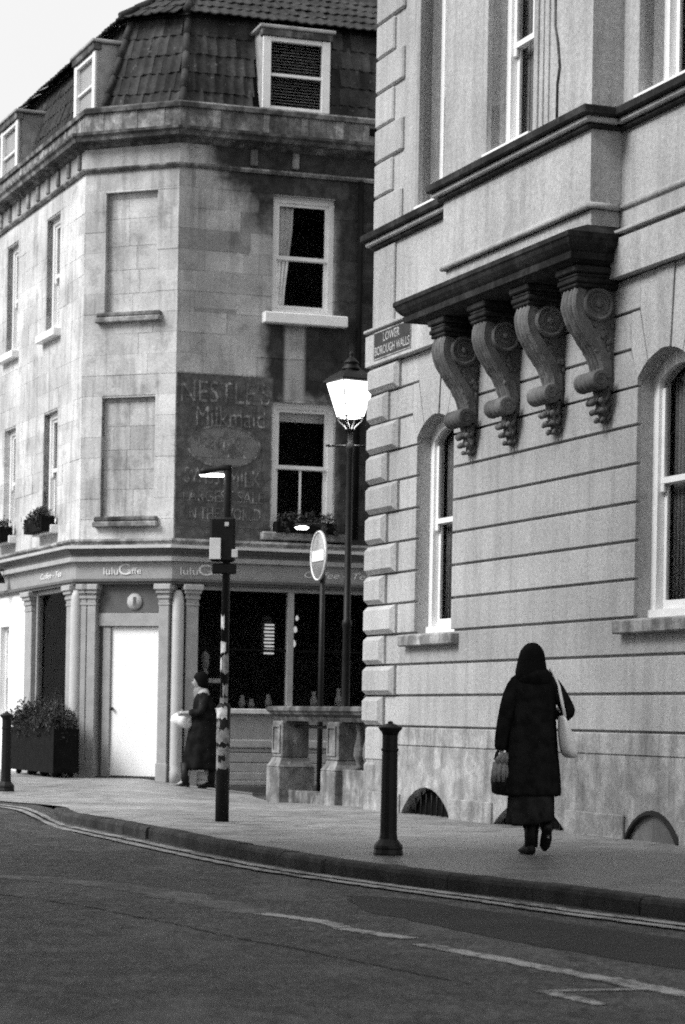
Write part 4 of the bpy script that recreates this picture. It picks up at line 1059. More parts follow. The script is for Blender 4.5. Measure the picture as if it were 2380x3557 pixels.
# ------------------------------------------------------------------ plants
def leaf_cloud(name, mat, parent, pts, n, size, rnd, frame=None):
    """many small leaf quads scattered about the given (x,y,z,r) clumps"""
    vs = []; fs = []
    for i in range(n):
        x, y, z, r = rnd.choice(pts); v = Vector((rnd.gauss(0, 1), rnd.gauss(0, 1), rnd.gauss(0, 1))).normalized()*r*rnd.random()**.5
        c = Vector((x, y, z))+v; t = Vector((rnd.gauss(0, 1), rnd.gauss(0, 1), rnd.gauss(.6, .8))).normalized(); u = t.cross(Vector((rnd.gauss(0, 1), rnd.gauss(0, 1), rnd.gauss(0, 1)))).normalized()
        s = size*rnd.uniform(.5, 1.3); b = len(vs)
        vs += [c-t*s, c+u*s*.35, c+t*s, c-u*s*.35]; fs.append((b, b+1, b+2, b+3))
    return mesh(name, vs, fs, mat, parent, frame)
rnd = random.Random(11)
# long black planter before the left shop window
PB = empty('planter_box', FA.world(-.45, -.36, gz(-4.3, 37)), 'long black planter box on the pavement under the left cafe window', 'planter', None, FA.ang)
boxes('trough', [(-1.5, 1.2, -.2, -.175, .07, .74), (-1.5, 1.2, .175, .2, .07, .74), (-1.5, -1.475, -.174, .174, .07, .74), (1.175, 1.2, -.174, .174, .07, .74), (-1.47, 1.17, -.17, .17, .07, .62)], 'blackmatt', PB, None, .004)
for x in (-1.1, -.4, .35, 1.0):
    for y in (-.13, .13): lathe('castor', [(.02, -.02), (.045, -.02), (.045, .02), (.02, .02)], (x, y, .045), 'black', PB, None, 12, 'x')
SH = empty('shrub', FA.world(-.45, -.36, gz(-4.3, 37)+.62), 'bushy dark green shrubs filling the long black planter box', 'shrub', None, FA.ang)
pts = [(rnd.uniform(-1.45, 1.15), rnd.uniform(-.18, .18), rnd.uniform(.05, .28)*(1 if rnd.random() < .85 else 1.7), rnd.uniform(.1, .2)) for _ in range(80)]
leaf_cloud('foliage', 'leaf', SH, pts, 11000, .03, rnd)
bm = bmesh.new()
for i in range(36): x = rnd.uniform(-1.1, 1.05); y = rnd.uniform(-.14, .14); bm_tube(bm, [(x, y, 0), (x+rnd.uniform(-.05, .05), y, .25), (x+rnd.uniform(-.12, .12), y+rnd.uniform(-.08, .08), rnd.uniform(.35, .75))], [.008, .006, .002], 5)
st_ = from_bm('stems', bm, 'twig', SH); st_['kind'] = 'stuff'
# window boxes
def window_box(fr, a0, a1, d, z, label, plabel, hh=.24):
    wb = empty('window_box', fr.world((a0+a1)/2, d, z), label, 'window box', None, fr.ang); h = (a1-a0)/2
    boxes('trough', [(-h, h, -.11, -.09, 0, hh), (-h, h, .09, .11, 0, hh), (-h, -h+.02, -.089, .089, 0, hh), (h-.02, h, -.089, .089, 0, hh), (-h+.02, h-.02, -.088, .088, .0, hh-.03)], 'blackmatt', wb, None, .004)
    pl = empty('trailing_plant', fr.world((a0+a1)/2, d, z+hh-.05), plabel, 'plant', None, fr.ang)
    pts = [(rnd.uniform(-h, h), rnd.uniform(-.1, .06), rnd.uniform(.0, .16), .09) for _ in range(24)]+[(rnd.uniform(-h, h), -.13, rnd.uniform(-.15, .05), .05) for _ in range(8)]
    leaf_cloud('foliage', 'leaf', pl, pts, 1100, .03, rnd)
window_box(FA, -2.36, -1.28, -.16, 3.92, 'dark window box on the lower left-facade window nearest the canted corner', 'low plant in the window box nearest the canted corner')
window_box(FA, -4.95, -3.95, -.16, 3.92, 'dark window box at the left edge, on the farther lower left-facade window', 'low plant in the window box at the left edge')
window_box(FC, 1.56, 2.5, -.1, 3.862, 'dark window box on the sill above the cafe fascia, behind the no-entry sign', 'small flowers in the window box behind the no-entry sign', .16)

# ------------------------------------------------------------------ stone balustrade beyond the corner
BS = empty('balustrade', FR.world(-2.0, .4, 0), 'weathered stone balustrade with two panelled piers beside the right building corner', 'balustrade')
def pier(a0, a1, d0, d1):
    L = [(a0-.06, a1+.06, d0-.06, d1+.06, -.25, .40), (a0, a1, d0, d1, .521, 1.0)]
    p = boxes('pier', L, 'pierstone', BS, FR, .015)
    bm = bmesh.new(); bm_rings(bm, [[(a0-.06+t*.06, d0-.06+t*.06, z), (a1+.06-t*.06, d0-.06+t*.06, z), (a1+.06-t*.06, d1+.06-t*.06, z), (a0-.06+t*.06, d1+.06-t*.06, z)] for t, z in ((0, .401), (.3, .43), (.75, .47), (1, .52))]); from_bm('pier_moulding', bm, 'pierstone', p, FR)
    m = .07
    for x0, x1, z0, z1 in ((a0+.04, a0+.075, .58, .95), (a1-.075, a1-.04, .58, .95), (a0+.0755, a1-.0755, .58, .61), (a0+.0755, a1-.0755, .92, .95)): box('panel_moulding', x0, x1, d0-.02, d0-.0005, z0, z1, 'pierstone', p, FR)
    return p
pier(-2.0, -1.62, .22, .60); pier(-4.1, -3.72, .22, .60)
bm = bmesh.new()
RP = [(.14, 1.0), (.12, 1.04), (.13, 1.06), (.07, 1.09), (.06, 1.11), (.03, 1.135), (.03, 1.175), (.06, 1.19)]
bm_rings(bm, [[(-4.2+t*1, .12+t, z), (-.02, .12+t, z), (-.02, .72-t, z), (-4.2+t, .72-t, z)] for t, z in [(a, b) for a, b in RP]]); from_bm('coping', bm, 'soot2', BS, FR)
box('base_rail', -1.6, -.02, .27, .55, -.25, .42, 'pierstone', BS, FR, .01)
box('base_rail', -3.66, -2.06, .30, .52, -.25, .1, 'soot2', BS, FR, .01)
bprof = [(.055, .42), (.055, .46), (.035, .48), (.05, .53), (.075, .60), (.07, .68), (.04, .80), (.03, .88), (.045, .91), (.05, .94), (.05, 1.0)]
for x in (-1.36, -1.06, -.76, -.46, -.18): lathe('baluster', bprof, (x, .41, 0), 'pierstone', BS, FR, 14)
tube('iron_rail', [(-3.7, .41, .93), (-2.0, .41, .93)], .022, 'black', BS, FR, 8)
box('half_pier', -2.25, -2.02, .9, 1.1, -.25, .98, 'soot2', BS, FR, .02)

# ------------------------------------------------------------------ bollards
def bollard(loc, label):
    b = empty('bollard', loc, label, 'bollard', 'black iron bollards on the pavement')
    lathe('shaft', [(.068, .15), (.0655, .17), (.0605, .80), (.068, .805), (.068, .82), (.060, .825), (.060, .93)], (0, 0, 0), 'black', b, None, 12, smooth=False)
    lathe('base', [(.116, -.05), (.116, .015), (.108, .045), (.113, .055), (.110, .075), (.085, .105), (.070, .125), (.067, .16)], (0, 0, 0), 'black', b, None, 12, smooth=False)
    lathe('cap', [(.060, .925), (.067, .945), (.092, .975), (.092, .985), (.08, .99), (.045, 1.008), (.02, 1.016), (.022, 1.026), (.004, 1.034)], (0, 0, 0), 'black', b, None, 16)
    return b
bollard((.37, 18.64, 0), 'black iron bollard on the pavement kerb in front of the stone building')
bollard((-4.33, 31.2, gz(-4.33, 31.2)), 'black iron bollard at the left edge before the planter box')

# ------------------------------------------------------------------ sign post with its back-turned box and lit lamp
SP = empty('sign_post', (-1.18, 24.02, 0), 'black traffic post covered in torn stickers with dark box and lit swan-neck lamp', 'sign post')
lathe('base_tube', [(.068, -.1), (.068, 1.14), (.05, 1.17)], (0, 0, 0), 'black', SP, None, 18)
lathe('upper_tube', [(.040, 1.16), (.040, 3.50), (.03, 3.53), (.005, 3.54)], (0, 0, 0), 'black', SP, None, 16)
def wrap(name, r, a0, a1, z0, z1, mat, par, seed=1):
    rn = random.Random(seed); n = 10; vs = []; fs = []
    for i in range(n+1):
        t = R_(a0+(a1-a0)*i/n)
        for z in (z0+rn.uniform(-.02, .02), z1+rn.uniform(-.02, .02)): vs.append((r*math.cos(t), r*math.sin(t), z))
        if i: fs.append((2*i-2, 2*i, 2*i+1, 2*i-1))
    o = mesh(name, vs, fs, mat, par); md = o.modifiers.new('thick', 'SOLIDIFY'); md.thickness = .002; return o
for k, (r, a0, a1, z0, z1, m) in enumerate(((.0705, 190, 300, 1.02, 1.13, 'sticker'), (.0705, 180, 330, .78, .92, 'sticker2'), (.0705, 200, 350, .52, .74, 'sticker2'), (.0705, 230, 290, .60, .66, 'black'), (.0705, 190, 240, .93, 1.0, 'sticker2'), (.0425, 190, 260, 1.92, 2.04, 'sticker'), (.0425, 190, 285, 1.68, 1.78, 'sticker'), (.0425, 240, 340, 1.48, 1.66, 'sticker2'), (.0425, 250, 330, 1.26, 1.36, 'sticker2'), (.0425, 190, 230, 1.50, 1.62, 'sticker'), (.0425, 200, 330, 1.17, 1.23, 'sticker2'))): wrap('sticker', r+(.002 if m == 'black' else 0), a0, a1, z0, z1, m, SP, k)
bx = box('signal_box', -.165, .085, -.07, .07, 2.58, 3.02, 'black', SP, None, .02)
box('clamp', -.14, .10, -.06, .06, 2.46, 2.56, 'black', SP, None, .01)
box('white_plate', -.165, -.055, -.09, -.0705, 2.60, 2.81, 'white', bx, None, .004); box('white_plate', .055, .115, -.09, -.0705, 2.62, 2.70, 'white_dirty', bx, None, .004); box('small_label', -.02, .02, -.08, -.0705, 2.93, 2.97, 'white_dirty', bx)
bm = bmesh.new(); bm_tube(bm, [(.03, 0, 3.50), (-.04, 0, 3.51), (-.1, -.0, 3.50), (-.16, -.0, 3.485), (-.23, 0, 3.475), (-.28, 0, 3.465)], [.045, .042, .034, .036, .042, .03], 10); from_bm('lamp_head', bm, 'black', SP, None, True)
bm = bmesh.new(); bm_rings(bm, [ellipse_ring(-.15, 0, z, rx, ry, 20) for z, rx, ry in ((3.455, .10, .025), (3.442, .135, .032), (3.425, .12, .026))]); from_bm('lamp_lens', bm, 'glow2', SP, None, True)

# ------------------------------------------------------------------ no-entry sign
NE = empty('no_entry_sign', (-.36, 33.6, gz(-.36, 33.6)), 'round no-entry sign with white bar on a dark post, turned nearly edge-on', 'road sign')
zc = 1.05+(2494-1932)/8400*33.6-gz(-.36, 33.6)
tube('post', [(.05, 0, -.2), (.05, 0, zc+.42)], .038, 'black', NE, None, 14)
# the disc faces left-forward
sf = Frame(0, 0, -72.0)
nd = lathe('disc', [(.345, -.012), (.352, -.006), (.352, .006)], (0, 0, 0), 'sign_grey', NE, None, 48)
nd.data.transform(Matrix.Rotation(R_(90), 4, 'X')); nd.location = (-.005, 0, zc); nd.rotation_euler.z = R_(-72)
bm = bmesh.new(); bm_box(bm, -.27, .27, -.020, -.0135, -.075, .075, .0); o = from_bm('white_bar', bm, 'white', nd)
bm = bmesh.new(); bm_tube(bm, [(.335*math.cos(t*math.pi/24), -.014, .335*math.sin(t*math.pi/24)) for t in range(49)], .012, 6, False); from_bm('white_rim', bm, 'white', nd)
bm = bmesh.new(); bm_tube(bm, [(.05, 0, zc+.40), (-.0, 0, zc+.43), (-.12, -.02, zc+.44), (-.24, -.03, zc+.43), (-.34, -.04, zc+.41)], [.03, .03, .016, .02, .03], 8); from_bm('lamp_arm', bm, 'black', NE, None, True)
bm = bmesh.new(); bm_rings(bm, [ellipse_ring(-.25, -.03, z, rx, ry, 18) for z, rx, ry in ((zc+.405, .06, .03), (zc+.385, .10, .04), (zc+.36, .07, .03))]); from_bm('lamp_lens', bm, 'glow2', NE, None, True)

# ------------------------------------------------------------------ Victorian street lamp
LPx, LPy = .035, 31.5
LP = empty('street_lamp', (LPx, LPy, gz(LPx, LPy)), 'tall black Victorian lamp post with glowing white tapered lantern beside the stone building', 'street lamp')
zb = 4.965-gz(LPx, LPy)
lathe('post', [(.16, -.1), (.16, .1), (.13, .14), (.12, .7), (.09, .8), (.055, .95), (.05, 2.3), (.062, 2.32), (.062, 2.38), (.046, 2.4), (.040, zb-.5), (.055, zb-.42), (.055, zb-.36), (.035, zb-.33), (.03, zb-.17), (.05, zb-.15)], (0, 0, 0), 'black', LP, None, 16)
bm = bmesh.new(); bm_tube(bm, [(-.26, 0, zb-.37), (.26, 0, zb-.37)], .016, 8)
for sg in (-1, 1): bm_lathe(bm, [(.006, -.02), (.04, -.012), (.045, 0), (.04, .012), (.006, .02)], (sg*.275, 0, zb-.37), 14)
from_bm('ladder_bar', bm, 'black', LP, None, True)
rot = R_(28); HB, HT, HH = .128, .255, .45
def sq(h, z, r=rot): return [(h*math.sqrt(2)*math.cos(r+math.pi/4+i*math.pi/2), h*math.sqrt(2)*math.sin(r+math.pi/4+i*math.pi/2), z) for i in range(4)]
bm = bmesh.new(); bm_rings(bm, [sq(HB, zb), sq(HT-.02, zb+HH)]); from_bm('lantern_glass', bm, 'glow', LP)
bm = bmesh.new()
for (x, y, z), (X, Y, Z) in zip(sq(HB+.004, zb), sq(HT-.016, zb+HH)): bm_tube(bm, [(x, y, z), (X, Y, Z)], .010, 5)
for ring in (sq(HB+.004, zb), ): 
    for i in range(4): bm_tube(bm, [ring[i], ring[(i+1) % 4]], .011, 5)
from_bm('glazing_bars', bm, 'black', LP)
bm = bmesh.new(); bm_rings(bm, [sq(HT-.01, zb+HH+.001), sq(HT+.015, zb+HH+.012), sq(HT+.005, zb+HH+.04), sq(.2, zb+HH+.10), sq(.12, zb+HH+.155), sq(.10, zb+HH+.17)]); from_bm('lantern_roof', bm, 'black', LP)
lathe('lantern_cap', [(.13, zb+HH+.17), (.125, zb+HH+.19), (.10, zb+HH+.22), (.085, zb+HH+.25), (.105, zb+HH+.255), (.09, zb+HH+.28), (.06, zb+HH+.31), (.035, zb+HH+.325), (.02, zb+HH+.35), (.035, zb+HH+.375), (.02, zb+HH+.40), (.004, zb+HH+.43)], (0, 0, 0), 'black', LP, None, 16)
bm = bmesh.new()
for i in range(4):
    x, y, z = sq(HB, zb)[i]; bm_tube(bm, [(x, y, z), (x*.9, y*.9, z-.05), (x*.45, y*.45, z-.12), (x*.2, y*.2, z-.19)], [.011, .012, .014, .016], 6)
from_bm('cradle', bm, 'black', LP, None, True)
pl = bpy.data.lights.new('lamp_light', 'POINT'); pl.energy = 60; pl.shadow_soft_size = .2; plo = bpy.data.objects.new('lamp_light', pl); COL.objects.link(plo); plo.parent = LP; plo.location = (0, 0, zb-.06)

# ------------------------------------------------------------------ small wall lamp at the far left of the fascia
WL = empty('wall_lamp', FA.world(-4.1, -.12, 3.32), 'black wall lamp at the left edge beside the end of the fascia', 'wall lamp', None, FA.ang)
lathe('shade', [(.02, .1), (.06, .08), (.13, -.05), (.14, -.1), (.12, -.1)], (0, -.15, 0), 'black', WL, None, 16); tube('arm', [(0, .1, .05), (0, -.05, .12), (0, -.15, .1)], .02, 'black', WL)
# white louvred vent low on the stall riser
vg = boxes('vent_grille', [(.40, .63, -.062, -.03, .215, .235), (.40, .63, -.062, -.03, .345, .365), (.40, .415, -.062, -.03, .236, .344), (.615, .63, -.062, -.03, .236, .344)], 'white', CB, FC)
for k in range(5): box('louvre', .416, .614, -.055, -.035, .240+k*.021, .254+k*.021, 'white', vg, FC)

# ------------------------------------------------------------------ people
def skin_body(name, V, Ed, mat, parent, levels=2):
    names = list(V); idx = {n: i for i, n in enumerate(names)}
    me = bpy.data.meshes.new(name); me.from_pydata([V[n][0] for n in names], [(idx[a], idx[b]) for a, b in Ed], []); me.update()
    o = bpy.data.objects.new(name, me); COL.objects.link(o); o.parent = parent; me.materials.append(M[mat])
    sk = o.modifiers.new('skin', 'SKIN'); sk.use_smooth_shade = True
    lay = me.skin_vertices[0].data if me.skin_vertices else None
    if lay is None:
        bm = bmesh.new(); bm.from_mesh(me); bm.verts.layers.skin.verify(); bm.to_mesh(me); bm.free(); lay = me.skin_vertices[0].data
    for n in names:
        r = V[n][1]; lay[idx[n]].radius = r if isinstance(r, tuple) else (r, r); lay[idx[n]].use_root = (n == 'pelvis')
    sb = o.modifiers.new('sub', 'SUBSURF'); sb.levels = levels; sb.render_levels = levels
    return o
def add_hand(V, Ed, key, wrist, fwd, across, curl):
    """palm + five curled fingers; fwd = direction of the fingers, across = towards the thumb, curl = palm normal"""
    f = Vector(fwd).normalized(); a = Vector(across).normalized(); c = Vector(curl).normalized(); w = Vector(wrist)
    V[key+'palm'] = (tuple(w+f*.045), (.030, .018)); Ed.append((key, key+'palm'))
    V[key+'kn'] = (tuple(w+f*.085), (.034, .015)); Ed.append((key+'palm', key+'kn'))
    for i, (off, ln) in enumerate(((.030, .070), (.010, .078), (-.011, .072), (-.031, .058))):
        b = w+f*.088+a*off; p1 = b+f*ln*.4+c*.012; p2 = p1+f*ln*.2+c*ln*.35; p3 = p2-f*ln*.12+c*ln*.28
        q = [key+'f%d%d' % (i, k) for k in range(3)]
        for n, p, r in zip(q, (p1, p2, p3), (.0092, .0086, .0075)): V[n] = (tuple(p), r)
        Ed += [(key+'kn', q[0]), (q[0], q[1]), (q[1], q[2])]
    t1 = w+f*.045+a*.04+c*.015; t2 = t1+f*.03+a*.012+c*.02; V[key+'t1'] = (tuple(t1), .0105); V[key+'t2'] = (tuple(t2), .009)
    Ed += [(key+'palm', key+'t1'), (key+'t1', key+'t2')]
def cloth_loft(name, secs, mat, parent, n=40, wob=.0, cap=True):
    """secs: (cx, cy, z, rx, ry, tilt_x, tilt_y)"""
    bm = bmesh.new(); rings = []
    for k, s_ in enumerate(secs):
        cx, cy, z, rx, ry = s_[:5]; tl = s_[5:7] if len(s_) > 5 else (0, 0); wb = wob*max(0., 1-k/(len(secs)*.75))
        rings.append(ellipse_ring(cx, cy, z, rx, ry, n, tl, wb, k*.25))
    bm_rings(bm, rings, cap); o = from_bm(name, bm, mat, parent, None, True); sb = o.modifiers.new('sub', 'SUBSURF'); sb.levels = 1; sb.render_levels = 1; return o
def sleeve(name, pts, rad, mat, parent):
    P = [Vector(p) for p in pts]; bm = bmesh.new(); bm_tube(bm, [tuple(p) for p in P], rad, 14); o = from_bm(name, bm, mat, parent, None, True)
    sb = o.modifiers.new('sub', 'SUBSURF'); sb.levels = 1; sb.render_levels = 1; return o

# the walker seen from behind
P1 = empty('person', (1.50, 19.07, 0), 'person in black hooded coat and long dark skirt walking away along the stone wall', 'person', None, R_(6))
V = {'pelvis': ((0, 0, .93), (.14, .10)), 'waist': ((0, 0, 1.08), (.12, .09)), 'chest': ((0, .0, 1.26), (.14, .10)), 'upch': ((0, -.01, 1.36), (.10, .07)), 'neck': ((0, .0, 1.45), .05), 'jaw': ((0, .03, 1.50), (.062, .066)), 'head': ((0, .02, 1.57), (.072, .086)), 'crown': ((0, .0, 1.625), (.055, .065)),
     'nose': ((0, .115, 1.545), .012),
     'rsh': ((.13, -.01, 1.365), .045), 'rel': ((.285, -.03, 1.14), .042), 'rw': ((.20, .17, 1.13), .028), 'lsh': ((-.13, -.01, 1.365), .045), 'lel': ((-.225, -.03, 1.13), .042), 'lw': ((-.245, .02, .91), .028),
     'lhip': ((-.085, 0, .88), .085), 'lkn': ((-.035, .02, .49), .06), 'lcalf': ((-.02, -.02, .33), .055), 'lank': ((.0, -.03, .09), .040), 'lheel': ((.0, -.06, .045), .035), 'lball': ((-.02, .08, .03), (.04, .028)), 'ltoe': ((-.03, .15, .025), (.03, .02)),
     'rhip': ((.085, 0, .88), .085), 'rkn': ((.09, .05, .49), .055), 'rcalf': ((.10, -.04, .37), .045), 'rank': ((.11, -.13, .22), .022), 'rball': ((.115, -.125, .15), (.016, .014)), 'rtoe': ((.117, -.115, .13), (.012, .01))}
Ed = [('pelvis', 'waist'), ('waist', 'chest'), ('chest', 'upch'), ('upch', 'neck'), ('neck', 'jaw'), ('jaw', 'head'), ('head', 'crown'), ('head', 'nose'), ('upch', 'rsh'), ('rsh', 'rel'), ('rel', 'rw'), ('upch', 'lsh'), ('lsh', 'lel'), ('lel', 'lw'), ('pelvis', 'lhip'), ('lhip', 'lkn'), ('lkn', 'lcalf'), ('lcalf', 'lank'), ('lank', 'lheel'), ('lank', 'lball'), ('lball', 'ltoe'), ('pelvis', 'rhip'), ('rhip', 'rkn'), ('rkn', 'rcalf'), ('rcalf', 'rank'), ('rank', 'rball'), ('rball', 'rtoe')]
add_hand(V, Ed, 'lw', (-.245, .02, .91), (0, .05, -1), (.2, 1, 0), (1, -.1, 0)); add_hand(V, Ed, 'rw', (.20, .17, 1.13), (-.6, .7, .15), (0, .2, 1), (-.7, -.6, 0))
skin_body('body', V, Ed, 'skin', P1)
cloth_loft('coat', [(-.005, .0, .455, .238, .175, 0, 0), (-.005, .0, .47, .236, .172), (0, 0, .62, .222, .165), (0, 0, .80, .205, .155), (0, 0, .95, .195, .148), (0, 0, 1.10, .178, .132), (0, -.005, 1.24, .186, .13), (0, -.01, 1.34, .188, .118), (0, -.01, 1.41, .160, .095), (0, -.0, 1.455, .085, .075), (0, .0, 1.49, .07, .07)], 'cloth_black', P1, 72, .05)
cloth_loft('skirt', [(-.0, -.02, .255, .185, .20, .16, .1), (-.0, -.02, .27, .184, .198, .16, .1), (-.0, -.02, .36, .182, .185, .1, .05), (-.0, 0, .50, .182, .145), (0, 0, .70, .16, .12)], 'cloth_dark', P1, 44, .085)
sleeve('sleeve', [(.06, -.01, 1.40), (.13, -.012, 1.37), (.19, -.02, 1.29), (.245, -.03, 1.20), (.29, -.035, 1.125), (.272, .02, 1.10), (.235, .11, 1.11), (.205, .165, 1.13)], [.05, .068, .066, .062, .058, .06, .054, .048], 'cloth_black', P1)
sleeve('sleeve', [(-.06, -.01, 1.40), (-.13, -.012, 1.37), (-.18, -.02, 1.26), (-.215, -.03, 1.13), (-.235, -.01, 1.0), (-.245, .015, .90), (-.246, .02, .84), (-.246, .022, .815)], [.05, .068, .068, .064, .058, .056, .054, .04], 'cloth_black', P1)
for pts_, rr_ in (([(-.085, 0, .86), (-.04, .02, .49), (-.02, -.02, .33), (.0, -.03, .12)], [.10, .072, .066, .055]), ([(.085, 0, .86), (.09, .05, .49), (.10, -.045, .37), (.11, -.13, .22)], [.10, .07, .06, .05])): sleeve('legging', pts_, rr_, 'cloth_black', P1)
# hood lying on the shoulders
cloth_loft('hood', [(0, -.04, 1.30, .06, .035), (0, -.07, 1.335, .12, .06), (0, -.065, 1.39, .15, .085), (0, -.045, 1.43, .135, .10), (0, -.02, 1.465, .105, .095), (0, 0, 1.485, .08, .085)], 'cloth_black', P1, 28, .02)
# hair to the shoulders
bm = bmesh.new(); rings = []
for z, rx, ry, cy in ((1.355, .10, .05, -.075), (1.39, .128, .075, -.06), (1.43, .130, .092, -.045), (1.47, .122, .10, -.025), (1.52, .112, .108, -.01), (1.57, .104, .113, .0), (1.615, .088, .104, .002), (1.65, .060, .072, .0), (1.672, .026, .034, -.0)):
    rings.append([(-.02+.05*(z-1.5)+rx*math.cos(t)*(1+.03*math.sin(t*9+z*30)), (cy+ry*math.sin(t)*(1+.03*math.sin(t*7+z*40))) if math.sin(t) < .45 or z > 1.6 else cy+ry*.45, z) for t in [2*math.pi*i/36 for i in range(36)]])
bm_rings(bm, rings); hr = from_bm('hair', bm, 'hair', P1, None, True); sb = hr.modifiers.new('sub', 'SUBSURF'); sb.levels = 1; sb.render_levels = 1
# boots
def boot(nm, ank, heel, toe, par, mat='leather', top=.30):
    A, H, T = Vector(ank), Vector(heel), Vector(toe); bm = bmesh.new()
    d = (T-H); d.z = 0; d.normalize(); s_ = Vector((-d.y, d.x, 0)); rings = []
    for t, w, h in ((0, .028, .075), (.12, .038, .09), (.35, .04, .10), (.6, .047, .062), (.85, .042, .045), (1.0, .018, .03)):
        c = H.lerp(T, t); rings.append([tuple(c+s_*w*math.cos(a)+Vector((0, 0, 1))*(h*.5+h*.5*math.sin(a))) for a in [2*math.pi*i/16 for i in range(16)]])
    bm_rings(bm, rings)
    bm_tube(bm, [tuple(A+Vector((0, 0, .02))), tuple(A+Vector((0, 0, .12))), tuple(A+(Vector((0, 0, top))))], [.052, .056, .068], 14)
    return from_bm(nm, bm, mat, par, None, True)
boot('boot', (.0, -.03, .04), (.0, -.085, .002), (-.045, .17, .002), P1); bt = boot('boot', (0, -.03, .04), (0, -.085, .002), (0, .17, .002), P1, 'leather', .2); bt.data.transform(Matrix.Translation((.11, -.13, .20)) @ Matrix.Rotation(R_(-48), 4, 'X') @ Matrix.Translation((0, .03, -.04)))
# white tote over the shoulder
TB = empty('tote_bag', P1.matrix_basis @ Vector((.225, -.10, 0)), 'white canvas tote bag hanging from the shoulder of the person in the black coat', 'bag', None, R_(6))
bm = bmesh.new(); rings = []
for z, w, t, dx in ((.765, .10, .02, .075), (.775, .15, .062, .07), (.86, .165, .066, .05), (.98, .16, .05, .022), (1.07, .14, .024, .0), (1.10, .12, .012, -.006)):
    rings.append([(dx+t*math.cos(a)*(1.2 if False else 1), .04+w*math.sin(a)*(1+.04*math.sin(5*a)), z) for a in [2*math.pi*i/28 for i in range(28)]])
bm_rings(bm, rings); o = from_bm('bag_body', bm, 'canvas', TB, None, True); sb = o.modifiers.new('sub', 'SUBSURF'); sb.levels = 1; sb.render_levels = 1
for dy in (-.06, .08):
    bm = bmesh.new(); bm_tube(bm, [(.01, .04+dy, 1.09), (-.012, .05+dy*.9, 1.2), (-.035, .065+dy*.6, 1.33), (-.075, .08+dy*.3, 1.435), (-.095, .10+dy*.2, 1.462)], [.012, .013, .013, .012, .008], 8); from_bm('strap', bm, 'canvas', TB, None, True)
# black handbag in the left hand
HBG = empty('handbag', P1.matrix_basis @ Vector((-.235, .06, 0)), 'dark handbag with pale scarf hanging from the left hand of the walking person', 'bag', None, R_(6))
bm = bmesh.new(); rings = []
for z, w, t in ((.465, .10, .06), (.485, .145, .09), (.58, .16, .095), (.67, .15, .08), (.73, .125, .05), (.745, .10, .03)):
    rings.append([(.045+w*.8*math.cos(a)*(1+.05*math.sin(3*a+z*9)), -.03+t*math.sin(a), z) for a in [2*math.pi*i/24 for i in range(24)]])
bm_rings(bm, rings); from_bm('bag_body', bm, 'leather', HBG, None, True)
for dy in (-.05, .02): tube('handle', [(-.05, dy-.01, .74), (-.035, dy*.7, .80), (-.01, dy*.2-.02, .835), (.03, dy*.2-.02, .825), (.085, dy*.7, .79), (.12, dy-.01, .74)], .010, 'leather', HBG)
bm = bmesh.new()
for i in range(5): bm_tube(bm, [(-.04+i*.03, -.075, .70), (-.05+i*.035, -.105, .74), (-.01+i*.03, -.09, .785), (.02+i*.02, -.06, .76)], [.018, .022, .02, .015], 8)
for i in range(4): bm_tube(bm, [(-.06+i*.035, -.09, .72), (-.075+i*.035, -.115, .64), (-.08+i*.04, -.11, .57)], [.02, .022, .016], 8)
from_bm('scarf', bm, 'greycloth', HBG, None, True)

# the far person walking left past the cafe corner
gx, gy = -2.06, 35.65
P2 = empty('person', (gx, gy, gz(gx, gy)), 'small far-off person in long dark coat and pale scarf walking left past the cafe corner', 'person', None, R_(96)); P2.scale = (1.12, 1.12, 1.12)
# local +Y = facing direction (world -X)
V = {'pelvis': ((0, -.02, .84), (.14, .11)), 'waist': ((0, -.02, .98), (.12, .09)), 'chest': ((0, .0, 1.14), (.14, .10)), 'upch': ((0, .0, 1.25), (.11, .075)), 'neck': ((0, .03, 1.31), .048), 'jaw': ((0, .065, 1.36), (.058, .06)), 'head': ((0, .06, 1.43), (.07, .084)), 'crown': ((0, .04, 1.48), (.055, .06)), 'nose': ((0, .155, 1.40), .012),
     'rsh': ((.15, .0, 1.25), .055), 'rel': ((.19, .02, 1.02), .042), 'rw': ((.1, .22, .99), .028), 'lsh': ((-.15, .0, 1.25), .055), 'lel': ((-.19, .02, 1.02), .042), 'lw': ((-.1, .22, .99), .028),
     'lhip': ((-.085, -.02, .80), .085), 'lkn': ((-.08, .13, .45), .06), 'lank': ((-.07, .22, .10), .042), 'lball': ((-.07, .31, .03), (.04, .028)), 'ltoe': ((-.07, .37, .025), (.03, .02)), 'rhip': ((.085, -.02, .80), .085), 'rkn': ((.08, .0, .43), .06), 'rank': ((.07, -.13, .12), .042), 'rball': ((.07, -.06, .03), (.04, .028)), 'rtoe': ((.07, .0, .025), (.03, .02))}
Ed = [('pelvis', 'waist'), ('waist', 'chest'), ('chest', 'upch'), ('upch', 'neck'), ('neck', 'jaw'), ('jaw', 'head'), ('head', 'crown'), ('jaw', 'nose'), ('upch', 'rsh'), ('rsh', 'rel'), ('rel', 'rw'), ('upch', 'lsh'), ('lsh', 'lel'), ('lel', 'lw'), ('pelvis', 'lhip'), ('lhip', 'lkn'), ('lkn', 'lank'), ('lank', 'lball'), ('lball', 'ltoe'), ('pelvis', 'rhip'), ('rhip', 'rkn'), ('rkn', 'rank'), ('rank', 'rball'), ('rball', 'rtoe')]
for key, sx in (('rw', 1), ('lw', -1)): add_hand(V, Ed, key, (sx*.1, .22, .99), (-sx*.3, 1, -.1), (-sx*.2, 0, 1), (-sx*1, -.3, -.2))
skin_body('body', V, Ed, 'skin', P2)
